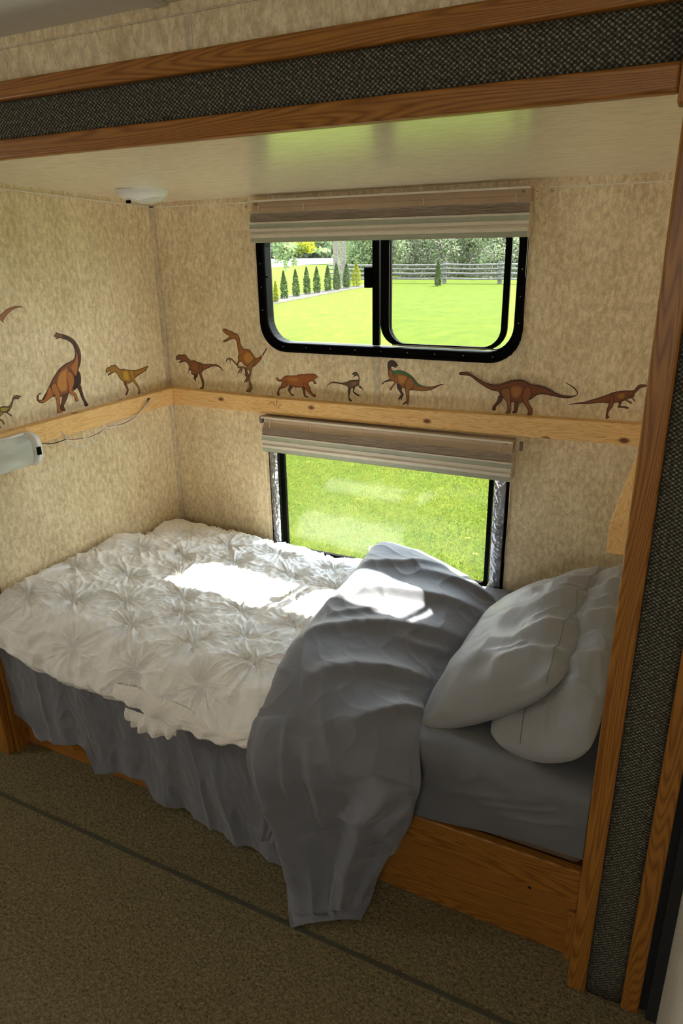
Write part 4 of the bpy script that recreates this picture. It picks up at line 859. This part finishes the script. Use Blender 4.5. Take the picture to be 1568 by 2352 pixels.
def duvet_folds(U, T, P):
    a = U*.45+.012*vn(U*3, T*.5, 3); b = T*.135+.015*vn(U*2, T*.5, 4); hang = sstep(6.0, 8.5, T)
    k = lambda *q: [(u*.45, t*.135) for u, t in q]
    h = fold_lines(a, b, [
        (k((.10, 4.7), (.45, 4.0), (.98, 2.9)), .016, .035), (k((.08, 3.5), (.5, 2.9), (.97, 2.0)), .013, .030), (k((.25, 5.6), (.6, 4.9), (.98, 4.1)), .015, .035),
        (k((.45, 2.2), (.8, 1.5), (.95, 1.1)), .010, .03), (k((.55, 6.1), (.8, 5.6), (.98, 5.0)), .012, .028), (k((.06, 2.6), (.35, 2.2), (.6, 1.4)), .009, .025),
        (k((.35, 5.2), (.50, 6.2), (.60, 7.2)), .008, .03), (k((.62, 3.9), (.8, 3.7), (.97, 3.4)), .007, .018), (k((.15, 4.1), (.4, 3.6), (.6, 3.3)), .007, .018),
        (k((.12, 6.2), (.17, 7.5), (.21, 9.5), (.24, 12.0)), .030, .055), (k((.42, 6.4), (.45, 7.4), (.47, 9.0)), .013, .030), (k((.88, 7.0), (.74, 8.0), (.68, 10.0), (.72, 12.6)), .034, .050),
        (k((.97, 7.4), (.86, 8.4), (.93, 9.6)), .020, .030), (k((.55, 8.2), (.66, 8.2), (.76, 7.6)), .012, .022), (k((.03, 6.0), (.05, 7.2), (.10, 8.6)), .012, .022),
        (k((.62, 10.), (.60, 11.5), (.62, 12.8)), .010, .020), (k((.35, 9), (.40, 11), (.38, 12.5)), .008, .03), (k((.93, 8.5), (.88, 10.5), (.86, 12.5)), .012, .025), (k((.25, 6.0), (.3, 7.2), (.34, 8.4)), .007, .018)])
    h *= 1.75
    h += .0035*(ridge(P[..., 0]*11+P[..., 1]*4, P[..., 1]*9+P[..., 2]*9, 19, 6)-.3)+.006*vn(P[..., 0]*5, P[..., 1]*4+P[..., 2]*4, 23)
    return h*sstep(0, .05, U)*sstep(0, .05, 1-U)
duv = strip('duvet', duvet_rows, M['gray_cloth'], 3.0, duvet_folds, 220, 420, skew=.55)
tag(duv, 'slate grey duvet folded back across bed and hanging to the carpet', 'duvet')
# back underside corner of the duvet that trails on the floor, with a stitched hem
def flap(name, pts_l, pts_r, mat_, parent, amp=.006, k=14, nu=60, nv=90, seed=3):
    rows = [(a, b_, .0, (0, -1, .2)) for a, b_ in zip(pts_l, pts_r)]
    return strip(name, rows, mat_, 2, lambda U, T, P: amp*np.sin(U*k+vn(U*3, T, seed)*2)+.003*ridge(U*8, T*2, seed+1, 2), nu, nv, parent, .0025)
G = lambda px, py, y: tuple(at(px, py, 1, y))
flap('duvet_hem', [G(598, 1780, -1.035), G(585, 1830, -1.04), G(600, 1860, -1.04), G(592, 1930, -1.04)], [G(640, 1790, -1.05), G(640, 1850, -1.05), G(640, 1900, -1.05), G(630, 1935, -1.05)], M['gray_cloth'], duv, .004, 8)
g2 = lambda px, py, z: tuple(at(px, py, 2, z))
flap('duvet_hem', [g2(664, 2020, .05), g2(668, 2040, .03), g2(690, 2050, .02)], [g2(720, 2000, .07), g2(730, 2030, .05), g2(740, 2045, .04)], M['gray_cloth'], duv, .003, 6)
# grey sheet hanging below the comforter along the bed front
hem = [(-25, 1590), (0, 1620), (75, 1682), (205, 1708), (215, 1755), (320, 1788), (335, 1822), (430, 1868), (450, 1898), (540, 1935), (620, 1962), (690, 2005)]
HP = [at(a, b_, 1, -.985) for a, b_ in hem]; hx = [p_.x for p_ in HP]; hz = [p_.z for p_ in HP]
def skirt():
    nu, nv = 420, 150; x = np.linspace(-.06, 1.12, nu); U = np.repeat(x[:, None], nv, 1); V_ = np.repeat(np.linspace(0, 1, nv)[None], nu, 0)
    zb = np.interp(x, hx, hz); zb = np.convolve(np.pad(zb, 6, 'edge'), np.ones(13)/13, 'valid'); zb = np.maximum(zb, .012); zt = .50
    Z = zt+(zb[:, None]-zt)*V_
    f = V_**.8
    w_ = U*9+.8*vn(U*2.5, V_*.6, 3)-V_*.9
    fl = (np.sin(w_*1.0)*.5+.5)**.7*.030+.020*(ridge(U*5.5-V_*.5, V_*.5, 8, 6)-.25)+.006*np.sin(U*48+2*vn(U*6, V_, 4)+V_*3)
    Y = -.965-.012*f-f*fl+.006*vn(U*8, V_*5, 15)
    X = U+.10*V_*(U > -9)*.55-.03
    Y -= .02*sstep(.85, 1.0, V_)*np.maximum(0, vn(U*7, V_, 9)); Y = np.minimum(Y, -.955)
    Y = np.where(X < -.03, np.minimum(Y, -1.026), Y)
    Y += .003*ridge(U*30, V_*6, 6, 2)*-1
    P = np.stack([X, Y, Z], 2); nr = normals(P)
    o = fast('flat_sheet', P, grid_faces(nu, nv), M['gray_cloth'], None, solid=.002, flip=nr[9, 9, 1] > 0)
    tag(o, 'slate grey sheet hanging in folds over bed front below the comforter', 'sheet'); return o
skirt()
# flange of the comforter's underside showing below its front edge
a_t = [G(262, 1570, -1.034), G(330, 1584, -1.034), (G(420, 1622, -1.034)), G(500, 1662, -1.034), G(600, 1684, -1.034)]
a_b = [G(268, 1606, -1.056), G(325, 1634, -1.058), G(405, 1670, -1.060), G(500, 1694, -1.058), G(600, 1702, -1.056)]
def flat_strip(name, A, B, mat_, parent, amp, k, seed):
    rows = [(a, b_, .008, (0, -1, .2)) for a, b_ in zip(A, B)]
    return strip(name, rows, mat_, 2, lambda U, T, P: amp*np.sin(T*k+U*3)*U+.002*ridge(U*4, T*7, seed, 2), 50, 240, parent, .003)
flat_strip('flange', a_t, a_b, M['white_plain'], comf, .004, 9, 2)
b_t = [G(288, 1625, -1.046), G(330, 1640, -1.046), G(380, 1655, -1.046), G(420, 1668, -1.046)]
b_b = [G(296, 1655, -1.056), G(325, 1682, -1.058), G(390, 1694, -1.058), G(412, 1672, -1.058)]
flat_strip('flange', b_t, b_b, M['white_plain'], comf, .006, 12, 5)
c_t = [G(422, 1660, -1.046), G(480, 1680, -1.046), G(545, 1692, -1.046), G(605, 1696, -1.046)]
c_b = [G(425, 1676, -1.056), G(478, 1702, -1.058), G(550, 1713, -1.058), G(605, 1718, -1.058)]
flat_strip('flange', c_t, c_b, M['white_plain'], comf, .004, 8, 7)
def pillow(name, FL, FR, BL, BR, th, label, seed, seam=.90, sag=.0, droop=0):
    """four corners (front/back = towards camera/window, left/right), thickness"""
    n = 220; u = np.linspace(-1, 1, n); U, V_ = np.meshgrid(u, u, indexing='ij')
    FL, FR, BL, BR = [np.array(q, float) for q in (FL, FR, BL, BR)]
    Ub = (U*(1-.09*V_**6*U**2-.02*(1-V_**2)*U**2)+1)/2; Vb = (V_*(1-.09*U**6*V_**2-.02*(1-U**2)*V_**2)+1)/2
    base = ((1-Ub)*(1-Vb))[..., None]*FL+(Ub*(1-Vb))[..., None]*FR+((1-Ub)*Vb)[..., None]*BL+(Ub*Vb)[..., None]*BR
    base[..., 2] -= droop*np.sin(np.pi*Ub)*(1-Vb)**1.5
    un = np.cross(FR-FL, BL-FL); un /= np.linalg.norm(un)
    if un[2] < 0: un = -un
    base = base+un*(sag*np.cos(np.pi*U/2)*1.0)[..., None]
    t0 = th*(np.clip(1-np.abs(U)**2.6, 0, 1)**.60)*(np.clip(1-np.abs(V_)**2.8, 0, 1)**.55)
    eh = sstep(-.1, .95, U)
    a_, b_ = U*.24+.01*vn(U*2, V_*2, seed), V_*.33+.012*vn(U*2, V_*2, seed+5)
    wr = fold_lines(a_, b_, [([(-.10, -.08), (.06, -.13), (.22, -.09), (.34, -.02)], .020, .034), ([(-.06, .04), (.10, .02), (.22, .06), (.34, .10)], .022, .036), ([(-.04, .17), (.09, .15), (.24, .19), (.34, .2)], .015, .034),
        ([(.02, -.22), (.13, -.20), (.24, -.22), (.34, -.24)], .014, .028), ([(.08, -.05), (.18, -.03), (.26, -.07)], .014, .014), ([(.05, .10), (.13, .09), (.2, .12)], .010, .012), ([(-.02, -.16), (.06, -.18), (.12, -.17)], .009, .014),
        ([(-.2, -.10), (-.05, -.15), (.06, -.22)], .010, .03), ([(-.22, .05), (-.05, .02), (.08, -.06)], .010, .03), ([(-.15, .22), (.0, .17), (.08, .09)], .009, .025)])*(.35+.65*eh)
    wr += .010*vn(U*2.2, V_*2.8, seed+3)+.008*(facets(U*.24+.3*V_*.1, V_*.33*.7, .055, seed)-.4)*(.4+.6*eh)
    m_ = sstep(0, .12, 1-np.abs(U))*sstep(0, .12, 1-np.abs(V_))
    Vt = []; faces = []
    for side in (1, -1):
        hgt = side*(t0*(1 if side > 0 else .55))+wr*m_*(1 if side > 0 else .3)
        P = base+hgt[..., None]*un; Vt.append(P.reshape(-1, 3)); f = grid_faces(n, n); faces.append((f if side > 0 else f[:, ::-1])+(0 if side > 0 else n*n))
    V = np.concatenate(Vt); F = np.concatenate(faces)
    flip = np.dot(np.cross(FR-FL, BL-FL), un) < 0
    o = fast(name, V, F, M['gray_pillow'], None, flip=flip); tag(o, label, 'pillow', 'grey pillows at the head of the bed')
    wl = o.modifiers.new('weld', 'WELD'); wl.merge_threshold = .0006
    T0 = Vt[0].reshape(n, n, 3); i = int((.5+.5*seam)*(n-1)); MB().tube([tuple(T0[i, j]+un*.0009) for j in range(4, n-4, 2)], .0009, 6).obj('stitched_seam', M['gray_fit'], o)
    return o
pillow('pillow', (1.59, -.86, .510), (1.853, -.93, .59), (1.60, -.22, .50), (1.850, -.18, .76), .085, 'rear grey pillow propped at the bed head behind the front one', 31, -.25, 0, .05)
pillow('pillow', (1.410, -.885, .475), (1.750, -.79, .650), (1.445, -.20, .500), (1.800, -.17, .715), .095, 'front grey pillow leaning with wrinkled open end towards the oak post', 50, .88, .0, .03)

# ------------------------------------------------------------------ outdoors (ground is 0.75 m below the trailer floor)
GZ = -.75
yy = MB().add([(-140, .4, GZ), (60, .4, GZ), (60, 160, GZ), (-140, 160, GZ)], [(0, 1, 2, 3)]); o = yy.obj('lawn', M['grass'], origin=(0, 0, 0)); tag(o, kind='structure')
o['label'] = 'bright green sunlit lawn outside the windows'; o['category'] = 'lawn'
def blades(n, x0, x1, y0, y1, hmin, hmax):
    x = rng.uniform(x0, x1, n); y = rng.uniform(y0, y1, n); a = rng.uniform(0, 6.28, n); h = rng.uniform(hmin, hmax, n); w_ = rng.uniform(.003, .007, n)
    lx, ly = rng.normal(0, .45, n)*h, rng.normal(0, .45, n)*h
    A = np.stack([x-np.cos(a)*w_, y-np.sin(a)*w_, np.full(n, GZ)], 1); B = np.stack([x+np.cos(a)*w_, y+np.sin(a)*w_, np.full(n, GZ)], 1); Cc = np.stack([x+lx, y+ly, GZ+h], 1)
    V = np.stack([A, B, Cc], 1).reshape(-1, 3); F = np.arange(3*n).reshape(n, 3)
    return fast('grass_blades', V, F, M['blade'], None, smooth=False)
o = blades(60000, -2.6, 1.2, 1.9, 6.2, .006, .028); tag(o, 'short grass blades of the near lawn seen through lower window', 'grass', kind='stuff')
def flower(px, py, label, zc_=GZ+.05):
    p_ = at(px, py, 2, zc_); t = thing('dandelion', (p_.x, p_.y, GZ), label, 'flower', 'dandelions in the lawn')
    V = []; F = []
    for k in range(22):
        a = 2*math.pi*k/22; V += [(p_.x, p_.y, zc_), (p_.x+.022*math.cos(a-.1), p_.y+.022*math.sin(a-.1), zc_+.006), (p_.x+.022*math.cos(a+.1), p_.y+.022*math.sin(a+.1), zc_+.006)]; F.append((3*k, 3*k+1, 3*k+2))
        V += [(p_.x, p_.y, zc_), (p_.x+.012*math.cos(a-.2), p_.y+.012*math.sin(a-.2), zc_+.012), (p_.x+.012*math.cos(a+.2), p_.y+.012*math.sin(a+.2), zc_+.012)]; F.append((len(V)-3, len(V)-2, len(V)-1))
    raw('petals', V, F, M['dandelion'], t); MB().tube([(p_.x, p_.y, GZ), (p_.x+.002, p_.y, zc_)], .002, 6).obj('stem', M['blade'], t)
for px, py, lb in ((1073, 1237, 'yellow dandelion low in the right of the lower window'), (1090, 1274, 'yellow dandelion nearest the duvet in lower window'), (707, 1062, 'yellow dandelion in top left of the lower window'), (820, 1147, 'yellow dandelion in the middle of the lower window')): flower(px, py, lb)
def leaves(name, pts, size, m, parent=None, seed=0):
    r_ = np.random.RandomState(seed); n = len(pts); a = r_.normal(size=(n, 3)); a /= np.linalg.norm(a, axis=1, keepdims=True)
    b_ = np.cross(a, r_.normal(size=(n, 3))); b_ /= np.linalg.norm(b_, axis=1, keepdims=True); s = size*r_.uniform(.6, 1.3, (n, 1))
    V = np.stack([pts-a*s, pts-b_*s*.6, pts+a*s, pts+b_*s*.6], 1).reshape(-1, 3); return fast(name, V, np.arange(4*n).reshape(n, 4), m, parent, smooth=False)
def cedar(px, pyb, pyt, label, wpx=22, m='cedar', seed=0, group='row of young cedars'):
    b0 = at(px, pyb, 2, GZ); tp = at(px, pyt, 1, b0.y); h = tp.z-GZ; dist = (b0-CAM).length; w_ = wpx/FPX*dist/2
    t = thing('cedar_tree' if m == 'cedar' else 'yellow_shrub', tuple(b0), label, 'tree', group)
    r_ = np.random.RandomState(seed); n = 900; z = r_.uniform(.03, 1, n)**1.0; rad = w_*(np.clip(np.sin(np.pi*np.clip(z*.72+.30, 0, 1)), 0, 1)**.8)*np.sqrt(r_.uniform(.25, 1, n))
    a = r_.uniform(0, 6.28, n); P = np.stack([b0.x+rad*np.cos(a), b0.y+rad*np.sin(a), GZ+z*h], 1)
    leaves('foliage', P, .055*h/1.5, M[m], t, seed)
    MB().tube([(b0.x, b0.y, GZ), (b0.x, b0.y, GZ+h*.8)], [w_*.12, w_*.04], 6).obj('trunk', M['bark'], t)
    return t
row = [(653, 686, 622), (680, 681, 618), (705, 676, 613), (728, 673, 612), (753, 669, 609), (773, 666, 604), (796, 662, 604)]
names_ = ['leftmost young cedar of the row seen through upper window', 'second young cedar from the left in the row', 'third young cedar from the left in the row', 'fourth young cedar from the left in the row', 'fifth young cedar from the left in the row', 'sixth young cedar, in front of the thin pale tree trunk', 'seventh young cedar, beside the yellow shrub']
for i, ((a, b_, c_), nm) in enumerate(zip(row, names_)): cedar(a, b_, c_, nm, 17, 'cedar', i)
cedar(818, 658, 604, 'yellow-green shrub at right end of the cedar row by the window latch', 22, 'yellow_leaf', 21, 'shrubs')
cedar(1005, 657, 596, 'lone small cedar in front of rail fence seen through right pane', 15, 'cedar', 22, 'lone cedar')
cedar(634, 694, 645, 'yellow plant at left end of cedar row against the window frame', 12, 'yellow_leaf', 23, 'shrubs')
# mulch bed
A = [at(628, 699, 2, GZ), at(860, 655, 2, GZ), at(860, 650, 2, GZ), at(628, 684, 2, GZ)]
o = MB().add([(p_.x, p_.y, GZ+.012) for p_ in A], [(0, 1, 2, 3)]).obj('mulch_bed', M['mulch']); tag(o, 'grey mulch strip under the row of young cedars', 'mulch')
# pale road beyond
A = [at(600, 619, 2, GZ), at(900, 597, 2, GZ), at(900, 592, 2, GZ), at(600, 598, 2, GZ)]
A = [at(600, 616, 2, GZ), at(880, 596, 2, GZ), at(880, 590, 2, GZ), at(600, 592, 2, GZ)]
tag(MB().add([(p_.x, p_.y, GZ+.02) for p_ in A], [(0, 1, 2, 3)]).obj('road', M['road']), 'pale sunlit road beyond cedars in left pane', 'road')
# rail fence
def fence():
    y = at(1020, 651, 2, GZ).y; a = at(845, 651, 1, y); b_ = at(1200, 648, 1, y); k = (at(1000, 607, 1, y).z-GZ)
    t = thing('rail_fence', (a.x, y, GZ), 'weathered split-rail fence beyond the lawn seen through right pane', 'fence')
    for px in (878, 1020, 1147, 1275):
        p_ = at(px, 650, 1, y); MB().box((p_.x-.12, y-.08, GZ), (p_.x+.12, y+.08, GZ+k*1.12)).obj('post', M['rail'], t)
    for f, dx in ((.25, .1), (.52, -.2), (.76, .2), (.97, 0)):
        xs_ = [at(px, 650, 1, y).x for px in (760, 878, 1020, 1147, 1275)]
        for i in range(4):
            MB().tube([(xs_[i]-.1, y-.1, GZ+k*(f+.02)), ((xs_[i]+xs_[i+1])/2, y-.1, GZ+k*(f-.015)), (xs_[i+1]+.1, y-.1, GZ+k*f)], .065, 7).obj('rail', M['rail'], t)
    p_ = at(893, 650, 1, y); MB().tube([(p_.x, y-.15, GZ), (p_.x-.9, y-.15, GZ+k*1.1)], .07, 6).obj('brace', M['rail'], t)
    return y
fy = fence()
def bush(name, label, cx, cy, cz, rx, ry, rz, m, n, size, seed, group, trunk=None):
    t = thing(name, (cx, cy, GZ), label, 'tree', group); r_ = np.random.RandomState(seed)
    K = 14; cen = r_.normal(size=(K, 3)); cen /= np.linalg.norm(cen, axis=1, keepdims=True); cen *= r_.uniform(.3, .75, (K, 1))
    i = r_.randint(0, K, n); d = r_.normal(size=(n, 3)); d /= np.linalg.norm(d, axis=1, keepdims=True); P = cen[i]+d*r_.uniform(.2, .42, (n, 1))
    P = P*np.array([rx, ry, rz])+np.array([cx, cy, cz]); P[:, 2] = np.maximum(P[:, 2], GZ+.05)
    leaves('foliage', P, size, M[m], t, seed)
    tr = trunk or .15
    MB().tube([(cx, cy, GZ), (cx+.1, cy, cz)], [tr, tr*.7], 8).obj('trunk', M['bark'], t); return t
def bpx(px, y): return at(px, 640, 1, y).x
HG = 'trees and bushes beyond the lawn'
for i, (px, y, rx, rz, m_, lb) in enumerate([(925, 52, 3.4, 3.6, 'hedge', 'pale blossoming lilac bush behind fence at left of right pane'), (990, 53, 3.6, 3.8, 'hedge', 'pale blossoming lilac bush behind fence above lone cedar'), (1065, 55, 4.0, 4.2, 'tree_leaf', 'green tree behind fence in middle of right pane'), (1135, 53, 3.6, 3.6, 'hedge', 'blossoming bush behind fence near right sash'), (1205, 55, 4.2, 4.2, 'hedge', 'blossoming bush at far right beyond the window frame'),
        (860, 56, 4.2, 4.2, 'tree_leaf', 'grey-green tree behind the window mullion'), (832, 50, 2.4, 3.4, 'tree_leaf', 'grey-green tree right of the tree trunks in left pane')]):
    bush('lilac_bush' if m_ == 'hedge' else 'leafy_tree', lb, bpx(px, y), y, 1.5+.0*rz, rx, 2.0, rz, m_, 15000, .095, 60+i, HG)
for i, (px, y, z, rx, rz, m_, lb) in enumerate([(700, 140, 3.2, 17, 5.2, 'tree_leaf', 'distant hazy tree behind road in left pane'), (770, 142, 3.6, 17, 6.5, 'dark_leaf', 'distant dark tree behind road near the tree trunks'), (625, 138, 3.0, 18, 5.0, 'dark_leaf', 'distant dark tree at far left beyond the road'), (1000, 95, 6, 12, 8, 'dark_leaf', 'tall dark tree far behind the lilac bushes'), (1120, 95, 6, 12, 8, 'dark_leaf', 'tall dark tree far behind green tree in right pane'), (890, 95, 6, 11, 8, 'dark_leaf', 'tall dark tree far behind the window mullion'), (1230, 95, 6, 12, 8, 'dark_leaf', 'tall dark tree at far right beyond the fence')]):
    bush('leafy_tree', lb, bpx(px, y), y, z, rx, 4, rz, m_, 7000, .75, 90+i, HG, .4)
def trunk(px, wpx, label, y, lean=0):
    p_ = at(px, 640, 1, y); d_ = (p_-CAM).length; r_ = wpx/FPX*d_/2
    o = MB().tube([(p_.x, y, GZ), (p_.x+lean, y, GZ+2.5), (p_.x+lean*1.5, y, GZ+7)], [r_*1.2, r_, r_*.8], 10).obj('tree_trunk', M['bark']); tag(o, label, 'tree', 'tree trunks by the cedars')
trunk(772, 11, 'thicker grey tree trunk rising behind sixth cedar', 38); trunk(790, 9, 'grey tree trunk rising between sixth and seventh cedars', 40); trunk(782, 3, 'thin pale sapling trunk between the two grey trunks', 37)
# overhanging branch at the top left of the upper window
def branch():
    y = 16.0; c_ = at(650, 575, 1, y); b0 = at(500, 560, 1, y); t = thing('leafy_tree', (b0.x, y, GZ), 'nearer tree whose leafy branch hangs into top left of upper window', 'tree')
    MB().tube([(b0.x, y, GZ), (b0.x+.05, y, GZ+1.5), (b0.x, y, GZ+5)], [.2, .16, .1], 10).obj('trunk', M['bark'], t)
    r_ = np.random.RandomState(5); P = []
    for (px, py, sx, sy, n) in ((650, 560, 22, 16, 420), (672, 572, 20, 14, 260), (640, 585, 10, 14, 160), (656, 600, 7, 18, 130), (675, 600, 6, 12, 60), (735, 575, 22, 4, 60), (625, 545, 30, 14, 300)):
        for _ in range(n): q_ = at(px+r_.normal()*sx*.5, py+r_.normal()*sy*.5, 1, y+r_.normal()*.25); P.append(tuple(q_))
    leaves('green_leaves', np.array(P), .055, M['tree_leaf'], t, 3)
    P = []
    for (px, py, sx, sy, n) in ((695, 568, 16, 12, 170), (712, 572, 10, 10, 110), (700, 560, 24, 8, 80)):
        for _ in range(n): q_ = at(px+r_.normal()*sx*.5, py+r_.normal()*sy*.5, 1, y+r_.normal()*.2); P.append(tuple(q_))
    leaves('yellow_leaves', np.array(P), .06, M['yellow_leaf'], t, 4)
    MB().tube([(b0.x, y, GZ+3.6), tuple(at(600, 540, 1, y)), tuple(at(660, 566, 1, y)), tuple(at(720, 572, 1, y)), tuple(at(760, 578, 1, y))], [.08, .05, .03, .015, .006], 7).obj('limb', M['bark'], t)
branch()
for o in bpy.data.objects:
    if '_w' in o.keys(): del o['_w']
